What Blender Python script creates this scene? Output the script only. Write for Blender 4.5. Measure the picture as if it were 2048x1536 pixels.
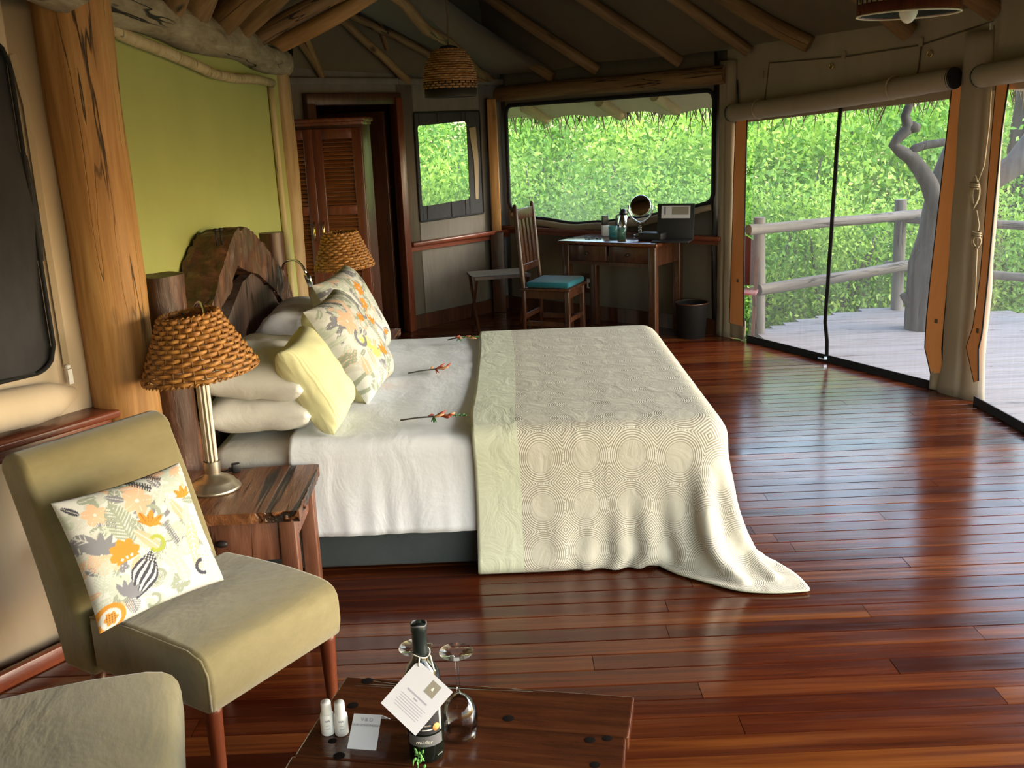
import bpy, bmesh, math, random
import numpy as np
from mathutils import Vector, Matrix, noise as mnoise

for o in list(bpy.data.objects): bpy.data.objects.remove(o)
S = bpy.context.scene
COL = S.collection
PI = math.pi

# ------------------------------------------------------------------ camera
FPX, PITCH, ROLL, EYE = 2000.0, math.radians(14.5), math.atan(.04), 1.68
_c, _s = math.cos(PITCH), math.sin(PITCH)
_r0, _u0, F0 = Vector((1, 0, 0)), Vector((0, _s, _c)), Vector((0, _c, -_s))
CR = _r0 * math.cos(ROLL) - _u0 * math.sin(ROLL)
CU = _u0 * math.cos(ROLL) + _r0 * math.sin(ROLL)
EYEP = Vector((0, 0, EYE))
cam = bpy.data.cameras.new('camera'); cam.sensor_width = 36; cam.lens = FPX * 36 / 2048; cam.clip_start = .05
camo = bpy.data.objects.new('camera', cam); COL.objects.link(camo)
m = Matrix((CR, CU, -F0)).transposed().to_4x4(); m.translation = EYEP
camo.matrix_world = m
S.camera = camo

# ------------------------------------------------------------------ world, sun, exposure
W = bpy.data.worlds.new('world'); S.world = W; W.use_nodes = True
wn = W.node_tree.nodes; wl = W.node_tree.links
bg = wn['Background']
sky = wn.new('ShaderNodeTexSky'); sky.sky_type = 'NISHITA'; sky.sun_disc = False
sky.sun_elevation = math.radians(38); sky.sun_rotation = math.radians(105)
sky.air_density = 1.6; sky.dust_density = 1.6; sky.ozone_density = 1.0
wl.new(sky.outputs[0], bg.inputs[0]); bg.inputs[1].default_value = 1.05
sun = bpy.data.lights.new('sun', 'SUN'); sun.energy = 3.0; sun.angle = math.radians(20); sun.color = (1, .89, .72)
suno = bpy.data.objects.new('sun', sun); COL.objects.link(suno)
suno.rotation_euler = Vector((-1.0, .06, -.24)).to_track_quat('-Z', 'Y').to_euler()
S.view_settings.view_transform = 'Standard'; S.view_settings.look = 'None'
S.view_settings.gamma = 1; S.view_settings.use_curve_mapping = False
S.view_settings.exposure = 0.12

# ------------------------------------------------------------------ geometry helpers
def ray(x, y): return F0 + CR * ((x - 1024) / FPX) - CU * ((y - 768) / FPX)
def atY(x, y, Y): d = ray(x, y); return EYEP + d * (Y / d.y)
def atX(x, y, X): d = ray(x, y); return EYEP + d * (X / d.x)
def atZ(x, y, Z): d = ray(x, y); return EYEP + d * ((Z - EYE) / d.z)
def onplane(x, y, p, n): d = ray(x, y); n = Vector(n); return EYEP + d * ((Vector(p) - EYEP).dot(n) / d.dot(n))

class MB:
    def __init__(s): s.v = []; s.f = []; s.sm = []; s.mi = []; s.cur = 0
    def add(s, vs, fs, smooth=False):
        b = len(s.v); s.v += [tuple(v) for v in vs]
        for f in fs: s.f.append([i + b for i in f]); s.sm.append(smooth); s.mi.append(s.cur)
    def box(s, c, d, rot=None, ch=0.0):
        x, y, z = d[0] / 2, d[1] / 2, d[2] / 2
        if ch <= 0:
            vs = [Vector((i, j, k)) for i in (-x, x) for j in (-y, y) for k in (-z, z)]
            fs = [(0, 1, 3, 2), (4, 6, 7, 5), (0, 4, 5, 1), (2, 3, 7, 6), (0, 2, 6, 4), (1, 5, 7, 3)]
        else:
            h = min(ch, x * .9, y * .9, z * .9); vs = []
            bm = bmesh.new(); bmesh.ops.create_cube(bm, size=1)
            for v in bm.verts: v.co = Vector((v.co.x * d[0], v.co.y * d[1], v.co.z * d[2]))
            bmesh.ops.bevel(bm, geom=bm.edges[:], offset=h, segments=2, affect='EDGES', profile=.5)
            bm.verts.index_update(); vs = [v.co.copy() for v in bm.verts]; fs = [[v.index for v in f.verts] for f in bm.faces]; bm.free()
        c = Vector(c)
        if rot is not None:
            if not isinstance(rot, Matrix): rot = Matrix.Rotation(rot, 3, 'Z')
            vs = [rot @ v for v in vs]
        s.add([v + c for v in vs], fs, ch > 0)
        return s
    def bar(s, p0, p1, w, h, up=(0, 0, 1), ch=0.0):
        p0, p1 = Vector(p0), Vector(p1); d = p1 - p0; L = d.length; d.normalize()
        sd = d.cross(Vector(up)); sd = sd.normalized() if sd.length > 1e-6 else d.orthogonal().normalized()
        u = sd.cross(d).normalized()
        R = Matrix((d, sd, u)).transposed()
        return s.box((p0 + p1) / 2, (L, w, h), R, ch)
    def tube(s, pts, rad, n=8, caps=True, smooth=True, flat=1.0, up=None):
        pts = [Vector(p) for p in pts]; k = len(pts)
        if not hasattr(rad, '__len__'): rad = [rad] * k
        vs = []; prev = None
        for i in range(k):
            t = (pts[min(i + 1, k - 1)] - pts[max(i - 1, 0)]).normalized()
            if prev is None:
                a = Vector(up) if up is not None else (Vector((0, 0, 1)) if abs(t.z) < .9 else Vector((1, 0, 0)))
                a = (a - t * a.dot(t)).normalized()
            else: a = (prev - t * prev.dot(t)).normalized()
            prev = a; b = t.cross(a)
            for j in range(n):
                q = 2 * PI * j / n
                vs.append(pts[i] + a * (rad[i] * math.cos(q)) + b * (rad[i] * flat * math.sin(q)))
        fs = [(i * n + j, i * n + (j + 1) % n, (i + 1) * n + (j + 1) % n, (i + 1) * n + j) for i in range(k - 1) for j in range(n)]
        s.add(vs, fs, smooth)
        if caps:
            b = len(s.v) - len(vs)
            s.f.append([b + j for j in range(n)][::-1]); s.sm.append(False); s.mi.append(s.cur)
            s.f.append([b + (k - 1) * n + j for j in range(n)]); s.sm.append(False); s.mi.append(s.cur)
        return s
    def lathe(s, prof, n=24, c=(0, 0, 0), smooth=True, caps=True):
        c = Vector(c); vs = [c + Vector((r * math.cos(2 * PI * j / n), r * math.sin(2 * PI * j / n), z)) for r, z in prof for j in range(n)]
        k = len(prof)
        fs = [(i * n + j, i * n + (j + 1) % n, (i + 1) * n + (j + 1) % n, (i + 1) * n + j) for i in range(k - 1) for j in range(n)]
        if caps:
            if prof[0][0] > 1e-5: fs.append(list(range(n))[::-1])
            if prof[-1][0] > 1e-5: fs.append([(k - 1) * n + j for j in range(n)])
        s.add(vs, fs, smooth); return s
    def ell(s, c, r, n=12, mth=8, rot=None):
        vs = []; c = Vector(c)
        for i in range(mth + 1):
            th = PI * i / mth
            for j in range(n):
                v = Vector((r[0] * math.sin(th) * math.cos(2 * PI * j / n), r[1] * math.sin(th) * math.sin(2 * PI * j / n), r[2] * math.cos(th)))
                if rot is not None: v = rot @ v
                vs.append(c + v)
        s.add(vs, [(i * n + j, (i + 1) * n + j, (i + 1) * n + (j + 1) % n, i * n + (j + 1) % n) for i in range(mth) for j in range(n)], True); return s
    def grid(s, fn, nu, nv, smooth=True, closeu=False):
        vs = [Vector(fn(i / nu, j / nv)) for i in range(nu + (0 if closeu else 1)) for j in range(nv + 1)]
        w = nv + 1; M = nu if closeu else nu + 1
        s.add(vs, [(i * w + j, ((i + 1) % M) * w + j, ((i + 1) % M) * w + j + 1, i * w + j + 1) for i in range(nu) for j in range(nv)], smooth); return s
    def poly(s, pts2, h0, h1, axis='Z', smooth=False):
        n = len(pts2)
        def P(a, b, h): return {'Z': (a, b, h), 'X': (h, a, b), 'Y': (a, h, b)}[axis]
        vs = [P(a, b, h0) for a, b in pts2] + [P(a, b, h1) for a, b in pts2]
        s.add(vs, [list(range(n))[::-1], list(range(n, 2 * n))] + [(i, (i + 1) % n, n + (i + 1) % n, n + i) for i in range(n)], smooth); return s
    def build(s, name, mat, parent=None, loc=(0, 0, 0), rot=None, fix=True):
        me = bpy.data.meshes.new(name); me.from_pydata([tuple(v) for v in s.v], [], s.f)
        for m_ in (mat if isinstance(mat, (list, tuple)) else [mat]): me.materials.append(M(m_))
        me.polygons.foreach_set('use_smooth', s.sm); me.polygons.foreach_set('material_index', s.mi)
        if fix:
            bm = bmesh.new(); bm.from_mesh(me); bmesh.ops.recalc_face_normals(bm, faces=bm.faces[:]); bm.to_mesh(me); bm.free()
        me.update()
        o = bpy.data.objects.new(name, me); COL.objects.link(o); o.location = loc
        if rot is not None: o.rotation_euler = rot if hasattr(rot, '__len__') else (0, 0, rot)
        if parent is not None: o.parent = parent
        return o

def tag(o, label, cat, group=None):
    o['label'] = label; o['category'] = cat
    if group: o['group'] = group
    return o
def thing(name, label, cat, loc=(0, 0, 0), rz=0, group=None):
    o = bpy.data.objects.new(name, None); COL.objects.link(o); o.location = loc; o.rotation_euler = (0, 0, rz); o.empty_display_size = .1
    return tag(o, label, cat, group)
def struct(o, label=None):
    o['kind'] = 'structure'
    if label: o['label'] = label
    return o
def sroot(name, label=None, loc=(0, 0, 0), rz=0):
    o = bpy.data.objects.new(name, None); COL.objects.link(o); o.location = loc; o.rotation_euler = (0, 0, rz); o.empty_display_size = .1
    return struct(o, label)
def dup(o, parent=None):
    c = o.copy(); COL.objects.link(c)
    if parent is not None: c.parent = parent
    for ch in list(o.children): dup(ch, c)
    return c
def subsurf(o, lv=1):
    md = o.modifiers.new('sub', 'SUBSURF'); md.levels = lv; md.render_levels = lv; return o
def nz(*p): return mnoise.noise(Vector(p))

# ------------------------------------------------------------------ materials
MATS = {}
def M(n): return MATS[n] if isinstance(n, str) else n
class NT:
    def __init__(s, name):
        s.m = bpy.data.materials.new(name); s.m.use_nodes = True; s.t = s.m.node_tree
        s.p = s.t.nodes['Principled BSDF']; s.out = s.t.nodes['Material Output']; MATS[name] = s.m
    def n(s, ty, **k):
        nd = s.t.nodes.new('ShaderNode' + ty)
        for a, b in k.items():
            if a.startswith('i_'):
                key = a[2:]; key = int(key) if key.isdigit() else key
                s.set(nd.inputs[key], b)
            else: setattr(nd, a, b)
        return nd
    def set(s, sock, v):
        if isinstance(v, bpy.types.NodeSocket): s.t.links.new(v, sock)
        else: sock.default_value = v
    def P(s, **k):
        for a, b in k.items():
            nm = {'col': 'Base Color', 'rough': 'Roughness', 'metal': 'Metallic', 'normal': 'Normal', 'spec': 'Specular IOR Level', 'trans': 'Transmission Weight',
                  'ior': 'IOR', 'coat': 'Coat Weight', 'coatr': 'Coat Roughness', 'sheen': 'Sheen Weight', 'alpha': 'Alpha', 'emis': 'Emission Color', 'emiss': 'Emission Strength', 'sss': 'Subsurface Weight'}[a]
            if nm == 'Base Color' and isinstance(b, tuple) and len(b) == 3: b = b + (1,)
            s.set(s.p.inputs[nm], b)
        return s
    def coords(s, kind='Object', scale=(1, 1, 1), rand=False):
        if kind == 'World': src = s.n('NewGeometry').outputs['Position']
        else: src = s.n('TexCoord').outputs[kind]
        if rand:
            oi = s.n('ObjectInfo'); mul = s.n('VectorMath', operation='SCALE'); s.t.links.new(oi.outputs['Random'], mul.inputs['Scale'])
            mul.inputs[0].default_value = (37., 17., 71.)
            ad = s.n('VectorMath', operation='ADD'); s.t.links.new(src, ad.inputs[0]); s.t.links.new(mul.outputs[0], ad.inputs[1]); src = ad.outputs[0]
        mp = s.n('Mapping'); s.t.links.new(src, mp.inputs[0]); mp.inputs['Scale'].default_value = scale
        return mp.outputs[0]
    def noise(s, vec, scale=5, detail=4, rough=.55, dist=0.0):
        nd = s.n('TexNoise'); s.t.links.new(vec, nd.inputs['Vector'])
        nd.inputs['Scale'].default_value = scale; nd.inputs['Detail'].default_value = detail; nd.inputs['Roughness'].default_value = rough; nd.inputs['Distortion'].default_value = dist
        return nd.outputs['Fac']
    def ramp(s, fac, stops, interp='LINEAR'):
        nd = s.n('ValToRGB'); s.t.links.new(fac, nd.inputs[0]); cr = nd.color_ramp; cr.interpolation = interp
        while len(cr.elements) < len(stops): cr.elements.new(.5)
        for e, (p, c) in zip(cr.elements, stops): e.position = p; e.color = tuple(c) + (1,) if len(c) == 3 else c
        return nd.outputs[0]
    def mix(s, fac, a, b, bt='MIX'):
        nd = s.n('Mix', data_type='RGBA', blend_type=bt)
        s.set(nd.inputs[0], fac)
        for i, v in ((6, a), (7, b)):
            if isinstance(v, tuple) and len(v) == 3: v = v + (1,)
            s.set(nd.inputs[i], v)
        return nd.outputs[2]
    def math(s, op, a, b=0.0, c=None):
        nd = s.n('Math', operation=op); s.set(nd.inputs[0], a); s.set(nd.inputs[1], b)
        if c is not None: s.set(nd.inputs[2], c)
        return nd.outputs[0]
    def bump(s, h, st=.2, dist=.01, normal=None):
        nd = s.n('Bump'); s.set(nd.inputs['Height'], h); nd.inputs['Strength'].default_value = st; nd.inputs['Distance'].default_value = dist
        if normal is not None: s.set(nd.inputs['Normal'], normal)
        return nd.outputs[0]

def plain(name, col, rough=.5, metal=0, **k): return NT(name).P(col=col, rough=rough, metal=metal, **k)

def wood(name, c1, c2, c3, grain=(60, 60, 2.5), rough=.5, bump=.3, cracks=.0, kind='Object', rand=True, coat=0, knots=False, spec=.5):
    t = NT(name); v = t.coords(kind, grain, rand)
    big = t.noise(t.coords(kind, tuple(g * .22 for g in grain), rand), 1, 3, .6)
    fine = t.noise(v, 1, 5, .65, .4)
    mixf = t.math('ADD', t.math('MULTIPLY', fine, .62), t.math('MULTIPLY', big, .42))
    col = t.ramp(mixf, [(.3, c1), (.52, c2), (.72, c3)])
    h = fine
    if cracks > 0:
        mn_ = min(grain); cv = t.coords(kind, tuple(9.0 if g > mn_ else .55 for g in grain), rand)
        ck = t.noise(cv, 1, 3, .55, .15)
        ln = t.math('ABSOLUTE', t.math('SUBTRACT', ck, .5))
        lm = t.ramp(ln, [(0, (1, 1, 1)), (.005 * cracks, (1, 1, 1)), (.012 * cracks, (0, 0, 0))])
        gate = t.ramp(t.noise(t.coords(kind, tuple(max(g * .06, .8) for g in grain), rand), 1.3, 1), [(.48, (0, 0, 0)), (.56, (1, 1, 1))])
        lm = t.math('MULTIPLY', lm, gate)
        col = t.mix(lm, col, tuple(x * .16 for x in c1)); h = t.math('SUBTRACT', fine, t.math('MULTIPLY', lm, 1.6))
    if knots:
        kv = t.n('TexVoronoi', feature='F1'); t.t.links.new(t.coords(kind, (5.5, 5.5, 2.0) if grain[2] < grain[0] else (2.0, 5.5, 5.5), rand), kv.inputs['Vector']); kv.inputs['Scale'].default_value = 1
        km = t.ramp(kv.outputs['Distance'], [(.05, (1, 1, 1)), (.13, (0, 0, 0))]); col = t.mix(km, col, tuple(x * .18 for x in c1)); h = t.math('SUBTRACT', h, t.math('MULTIPLY', km, 1.2))
    rg = t.ramp(fine, [(.3, (rough * 1.25,) * 3), (.7, (rough * .8,) * 3)])
    t.P(col=col, rough=rg, normal=t.bump(h, bump, .006), coat=coat, spec=spec)
    if coat: t.P(coatr=.12)
    return t

def fabric(name, c1, c2, rough=.9, wr=(3, 3, 3), bump=.35, weave=0, sheen=.1, rand=False, dist=.02):
    t = NT(name); v = t.coords('Object', wr, rand)
    n1 = t.noise(v, 1, 4, .55, .6); n2 = t.noise(t.coords('Object', tuple(w * 7 for w in wr), rand), 1, 3, .6)
    col = t.ramp(t.math('ADD', t.math('MULTIPLY', n1, .7), t.math('MULTIPLY', n2, .3)), [(.3, c1), (.7, c2)])
    h = t.math('ADD', n1, t.math('MULTIPLY', n2, .12)); nrm = t.bump(h, bump, dist)
    if weave:
        nrm = t.bump(t.noise(t.coords('Object', (weave,) * 3), 1, 1), .15, .002, nrm)
    t.P(col=col, rough=rough, normal=nrm, sheen=sheen, spec=.25); return t

wood('log_honey', (.16, .068, .02), (.43, .215, .068), (.64, .39, .16), (26, 26, 1.6), .55, .5, .55, knots=True)
wood('log_tan', (.17, .10, .04), (.34, .22, .10), (.46, .33, .17), (26, 26, 2), .6, .4, .5, knots=True)
wood('log_grey', (.09, .07, .045), (.29, .235, .145), (.44, .38, .255), (22, 22, 5), .75, .9, 1.0, knots=True)
wood('log_pale', (.30, .22, .11), (.50, .40, .22), (.62, .52, .32), (14, 14, 2), .6, .3, .7)
wood('log_rafter', (.09, .045, .016), (.22, .115, .042), (.34, .20, .085), (24, 24, 2), .65, .6, .7, knots=True)
wood('log_weather', (.06, .05, .042), (.12, .105, .09), (.17, .155, .14), (14, 14, 1.6), .8, .4, 1)
wood('wood_dark', (.018, .006, .003), (.055, .018, .008), (.105, .036, .014), (40, 40, 3), .35, .2, 0)
wood('wood_mahogany', (.05, .012, .006), (.13, .032, .013), (.22, .065, .025), (30, 30, 2), .28, .12, 0)
wood('wood_rail', (.06, .014, .007), (.14, .034, .014), (.22, .06, .025), (2, 30, 30), .25, .12, 0, rand=False)
wood('wood_louver', (.06, .018, .007), (.20, .065, .02), (.36, .14, .045), (2, 20, 50), .35, .15, 0, kind='World', rand=False)
wood('sleeper_top', (.045, .014, .006), (.17, .06, .022), (.33, .14, .055), (30, 4, 30), .32, .9, 4.5, rand=False, knots=True)
wood('sleeper_leg', (.05, .018, .009), (.14, .05, .026), (.26, .12, .075), (30, 30, 3), .4, .3, .6)
wood('table_plank', (.018, .006, .003), (.075, .022, .009), (.17, .06, .02), (2.2, 26, 26), .16, .22, .8, spec=.6)
wood('driftwood', (.018, .008, .005), (.075, .03, .016), (.25, .105, .058), (30, 30, 5), .45, 1.0, 3.5, rand=False)
wood('driftwood_panel', (.04, .022, .018), (.10, .06, .05), (.26, .20, .18), (30, 30, 3), .35, .35, 1.5)
wood('wood_red', (.10, .022, .011), (.17, .042, .02), (.25, .075, .038), (3, 3, 60), .25, .1, 0, rand=False)
wood('deck_board', (.12, .105, .108), (.19, .17, .175), (.26, .235, .24), (1.5, 30, 30), .7, .25, .5, kind='World')
wood('desk_wood', (.018, .006, .003), (.052, .018, .008), (.10, .04, .019), (26, 26, 3), .3, .2, .4)

t = NT('floor_plank')                                                # varnished red hardwood boards, each its own tone
v = t.coords('World', (.9, 26, 26), True); fine = t.noise(v, 1, 6, .62, .5); big = t.noise(t.coords('World', (.5, 5, 5), True), 1, 3)
g = t.math('ADD', t.math('MULTIPLY', fine, .7), t.math('MULTIPLY', big, .35))
oi = t.n('ObjectInfo')
base = t.ramp(g, [(.28, (.023, .0045, .0025)), (.5, (.072, .0145, .005)), (.68, (.15, .040, .0105)), (.85, (.26, .092, .023))])
tone = t.ramp(oi.outputs['Random'], [(0, (.50, .40, .42)), (.3, (.75, .62, .6)), (.65, (1.0, 1.0, .9)), (1, (1.30, 1.55, 1.2))])
col = t.mix(1.0, base, tone, 'MULTIPLY')
rg = t.ramp(t.noise(t.coords('World', (3, 14, 3)), 1, 4), [(.3, (.13,) * 3), (.75, (.25,) * 3)])
t.P(col=col, rough=rg, spec=.42, normal=t.bump(t.math('ADD', fine, t.math('MULTIPLY', t.noise(t.coords('World', (1.2, 10, 1)), 1, 2), 2.0)), .10, .004))
plain('subfloor', (.03, .012, .007), .7)

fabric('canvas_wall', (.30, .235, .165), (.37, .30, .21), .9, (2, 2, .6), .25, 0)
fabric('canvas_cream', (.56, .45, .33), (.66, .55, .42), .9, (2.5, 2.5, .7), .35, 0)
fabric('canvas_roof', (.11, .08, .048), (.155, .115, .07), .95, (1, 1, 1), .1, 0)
fabric('canvas_wall_shaded', (.13, .105, .078), (.17, .14, .105), .9, (2, 2, .6), .25, 0)  # wall canvas darkened, the back wall's shade put into its colour
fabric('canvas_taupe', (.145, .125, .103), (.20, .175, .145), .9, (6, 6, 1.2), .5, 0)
fabric('canvas_out', (.55, .45, .31), (.66, .56, .40), .9, (2, 2, 2), .3)
fabric('canvas_orange', (.76, .30, .10), (.86, .38, .14), .85, (5, 5, 1.2), .35, 0, 0)
fabric('mesh_dark', (.030, .030, .036), (.055, .055, .062), .85, (4, 4, 1.2), .4, 300)
fabric('black_tape', (.006, .006, .007), (.012, .012, .013), .7, (4, 4, 4), .2)
t = NT('green_paint'); n1 = t.noise(t.coords('Object', (3, 3, 3)), 1, 4)
t.P(col=t.ramp(n1, [(.3, (.385, .41, .135)), (.7, (.42, .445, .15))]), rough=.55, normal=t.bump(t.noise(t.coords('Object', (60, 60, 60)), 1, 2), .06, .003))
fabric('chair_suede', (.165, .132, .06), (.245, .20, .10), .85, (2.2, 5, 4), .40, 0, .35, dist=.03)
fabric('linen_white', (.70, .72, .78), (.76, .78, .84), .85, (7, 5, 5), .30, 0, dist=.02)
fabric('linen_cream', (.64, .63, .60), (.71, .70, .67), .85, (7, 7, 7), .35, 0, dist=.02)
fabric('bed_base', (.045, .055, .060), (.065, .078, .082), .8, (3, 3, 3), .15, 200)
fabric('cushion_back', (.50, .47, .26), (.56, .53, .31), .85, (6, 6, 6), .25, 0)
fabric('teal_cloth', (.008, .10, .135), (.012, .13, .17), .8, (6, 6, 6), .2)
fabric('maroon_cloth', (.13, .045, .05), (.17, .06, .065), .8, (6, 6, 6), .2)
fabric('rack_cloth', (.13, .105, .06), (.17, .14, .085), .85, (6, 6, 6), .2)
t = NT('cushion_yellow')
v = t.coords('Object'); w = t.n('TexWave', wave_type='BANDS', bands_direction='X'); t.t.links.new(v, w.inputs[0]); w.inputs['Scale'].default_value = 34; w.inputs['Distortion'].default_value = 1.2; w.inputs['Detail'].default_value = 1
n1 = t.noise(t.coords('Object', (6, 6, 6)), 1, 3)
t.P(col=t.ramp(n1, [(.3, (.62, .60, .33)), (.7, (.70, .68, .40))]), rough=.85, normal=t.bump(w.outputs['Fac'], .35, .004, t.bump(n1, .3, .02)))

t = NT('bedspread')                                                  # woven rings on a square lattice, plain sage border and lining
uvn = t.n('UVMap'); sep = t.n('SeparateXYZ'); t.t.links.new(uvn.outputs[0], sep.inputs[0])
def cell(off):
    out = []
    for k in (0, 1):
        a = t.math('ADD', t.math('DIVIDE', sep.outputs[k], .172), off)
        out.append(t.math('SUBTRACT', t.math('SUBTRACT', a, t.math('FLOOR', a)), .5))
    return out
a, b = cell(0.0); r = t.math('SQRT', t.math('ADD', t.math('MULTIPLY', a, a), t.math('MULTIPLY', b, b)))
ring = t.math('SINE', t.math('MULTIPLY', r, 2 * PI * 23)); inz = t.ramp(r, [(.26, (0, 0, 0)), (.33, (1, 1, 1)), (.49, (1, 1, 1)), (.51, (0, 0, 0))])
a2, b2 = cell(.5); r2 = t.math('ADD', t.math('ABSOLUTE', a2), t.math('ABSOLUTE', b2))
dia = t.math('SINE', t.math('MULTIPLY', r2, 2 * PI * 16)); ind = t.ramp(r, [(.485, (0, 0, 0)), (.505, (1, 1, 1))])
pat = t.math('ADD', t.math('MULTIPLY', t.math('MULTIPLY', ring, inz), .5), t.math('MULTIPLY', t.math('MULTIPLY', dia, ind), .5))
cen = t.math('MULTIPLY', t.noise(t.coords('UV', (60, 9, 1)), 1, 3), t.ramp(r, [(.25, (1, 1, 1)), (.33, (0, 0, 0))]))
pf = t.math('ADD', t.math('ADD', t.math('MULTIPLY', pat, .8), .40), t.math('MULTIPLY', cen, .22))
pc = t.ramp(pf, [(.1, (.34, .30, .24)), (.45, (.52, .485, .40)), (.85, (.76, .74, .65))])
border = t.math('LESS_THAN', sep.outputs[0], .178)
sage = t.ramp(t.noise(t.coords('UV', (5, 5, 1)), 1, 4), [(.3, (.56, .58, .44)), (.7, (.64, .66, .52))])
col = t.mix(border, pc, sage); geo = t.n('NewGeometry')
nb = t.bump(t.noise(t.coords('UV', (9, 7, 1)), 1, 4, .6, 1.0), .35, .018)
t.P(col=col, rough=.85, normal=t.bump(t.math('MULTIPLY', pat, t.math('SUBTRACT', 1.0, border)), .25, .003, nb), sheen=.1, spec=.2)
plain('sage_cloth', (.53, .54, .40), .85)

def vcol(name, rough=.85, bumps=.25):
    t = NT(name); at = t.n('Attribute', attribute_name='print'); n1 = t.noise(t.coords('Object', (6, 6, 6)), 1, 3)
    t.P(col=at.outputs['Color'], rough=rough, normal=t.bump(n1, bumps, .02), spec=.2); return t
vcol('print_cloth')

def wicker(name, c1, c2, c3):
    t = NT(name); n1 = t.noise(t.coords('Object', (30, 30, 120), True), 1, 3)
    t.P(col=t.ramp(n1, [(.3, c1), (.5, c2), (.7, c3)]), rough=.45, normal=t.bump(n1, .3, .003)); return t
wicker('wicker', (.17, .062, .014), (.38, .16, .035), (.56, .28, .07))
wicker('wicker_dark', (.10, .045, .012), (.24, .11, .03), (.36, .19, .06))
plain('wicker_black', (.012, .011, .010), .6)
plain('champagne', (.50, .43, .33), .32, .9); plain('chrome', (.75, .75, .76), .12, 1); plain('brass', (.75, .52, .20), .22, 1); plain('iron', (.03, .026, .024), .55, .6)
plain('white_plastic', (.82, .83, .85), .35); plain('paper', (.60, .60, .66), .7); plain('black_plastic', (.010, .010, .012), .35); plain('black_leather', (.012, .012, .014), .5)
plain('card_white', (.76, .79, .88), .7); NT('knot').P(col=(.008, .005, .004), rough=.9, spec=.1); plain('ink', (.16, .17, .26), .8); plain('ink_grey', (.36, .36, .44), .8); plain('tag_logo', (.26, .235, .19), .7); plain('label_white', (.75, .72, .66), .6)
plain('cream_edge', (.72, .66, .48), .6); plain('seal_orange', (.85, .33, .10), .5); plain('label_black', (.02, .02, .024), .5); plain('label_grey', (.12, .12, .13), .5); plain('foil', (.012, .018, .017), .32)
plain('rope_tan', (.36, .28, .17), .9); plain('rope_dark', (.10, .07, .04), .9); plain('bulb', (.85, .82, .72), .2); plain('shade_inside', (.035, .045, .045), .6)
t = NT('glass'); tr_ = t.n('BsdfTransparent'); tr_.inputs[0].default_value = (.97, .98, .98, 1); gl_ = t.n('BsdfGlossy'); gl_.inputs['Roughness'].default_value = .02
lw_ = t.n('LayerWeight'); lw_.inputs[0].default_value = .22; mx_ = t.n('MixShader'); t.t.links.new(t.math('MULTIPLY', lw_.outputs['Fresnel'], .8), mx_.inputs[0]); t.t.links.new(tr_.outputs[0], mx_.inputs[1]); t.t.links.new(gl_.outputs[0], mx_.inputs[2]); t.t.links.new(mx_.outputs[0], t.out.inputs[0])
NT('glass_bottle').P(col=(.006, .008, .006), rough=.08, spec=.45)
NT('glass_teal').P(col=(.25, .75, .70), rough=.05, trans=.75, ior=1.4); NT('glass_green').P(col=(.25, .50, .38), rough=.05, trans=.75, ior=1.4); NT('mirror_glass').P(col=(.55, .52, .48), rough=.03, metal=1)
def net(name, col, dens, scale):
    t = NT(name); tr = t.n('BsdfTransparent'); df = t.n('BsdfDiffuse'); df.inputs[0].default_value = col + (1,); tl = t.n('BsdfTranslucent'); tl.inputs[0].default_value = col + (1,)
    ad = t.n('MixShader'); ad.inputs[0].default_value = .5; t.t.links.new(df.outputs[0], ad.inputs[1]); t.t.links.new(tl.outputs[0], ad.inputs[2])
    fold = t.ramp(t.noise(t.coords('Object', scale), 1, 4, .6, .5), [(.35, (dens * .75,) * 3), (.75, (dens * 1.6,) * 3)])
    mx = t.n('MixShader'); t.t.links.new(fold, mx.inputs[0]); t.t.links.new(tr.outputs[0], mx.inputs[1]); t.t.links.new(ad.outputs[0], mx.inputs[2])
    t.t.links.new(mx.outputs[0], t.out.inputs[0]); return t
net('insect_net', (.27, .27, .28), .15, (26, 26, 1.5)); net('window_net', (.55, .57, .55), .15, (3, 3, 2))
def leafmat(name, cs, tl=.35):
    t = NT(name); at = t.n('Attribute', attribute_name='leaf'); oi = t.n('ObjectInfo')
    f = t.math('ADD', t.math('MULTIPLY', at.outputs['Fac'], .75), t.math('MULTIPLY', oi.outputs['Random'], .25))
    c = t.ramp(f, cs); df = t.n('BsdfDiffuse'); t.t.links.new(c, df.inputs[0]); tr = t.n('BsdfTranslucent'); t.t.links.new(c, tr.inputs[0])
    gl = t.n('BsdfGlossy'); gl.inputs[0].default_value = (1, 1, 1, 1); gl.inputs['Roughness'].default_value = .4
    mx = t.n('MixShader'); mx.inputs[0].default_value = tl; t.t.links.new(df.outputs[0], mx.inputs[1]); t.t.links.new(tr.outputs[0], mx.inputs[2])
    m2 = t.n('MixShader'); m2.inputs[0].default_value = .02; t.t.links.new(mx.outputs[0], m2.inputs[1]); t.t.links.new(gl.outputs[0], m2.inputs[2]); t.t.links.new(m2.outputs[0], t.out.inputs[0]); return t
leafmat('leaf', [(0, (.045, .13, .022)), (.35, (.15, .33, .05)), (.7, (.38, .58, .09)), (1, (.68, .80, .18))], .4)
plain('bark', (.13, .115, .10), .85); plain('twig', (.10, .08, .06), .9); plain('thatch', (.10, .085, .05), .95); plain('soil', (.09, .12, .05), .95)
wood('bark_wood', (.010, .009, .008), (.025, .022, .02), (.045, .042, .04), (8, 8, 2), .85, .8, 1.2)
plain('petal_red', (.33, .06, .03), .6); plain('petal_peach', (.70, .36, .17), .6); plain('stem_brown', (.06, .055, .05), .7); plain('stem_green', (.06, .20, .06), .6); plain('herb', (.16, .42, .10), .5)

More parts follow.
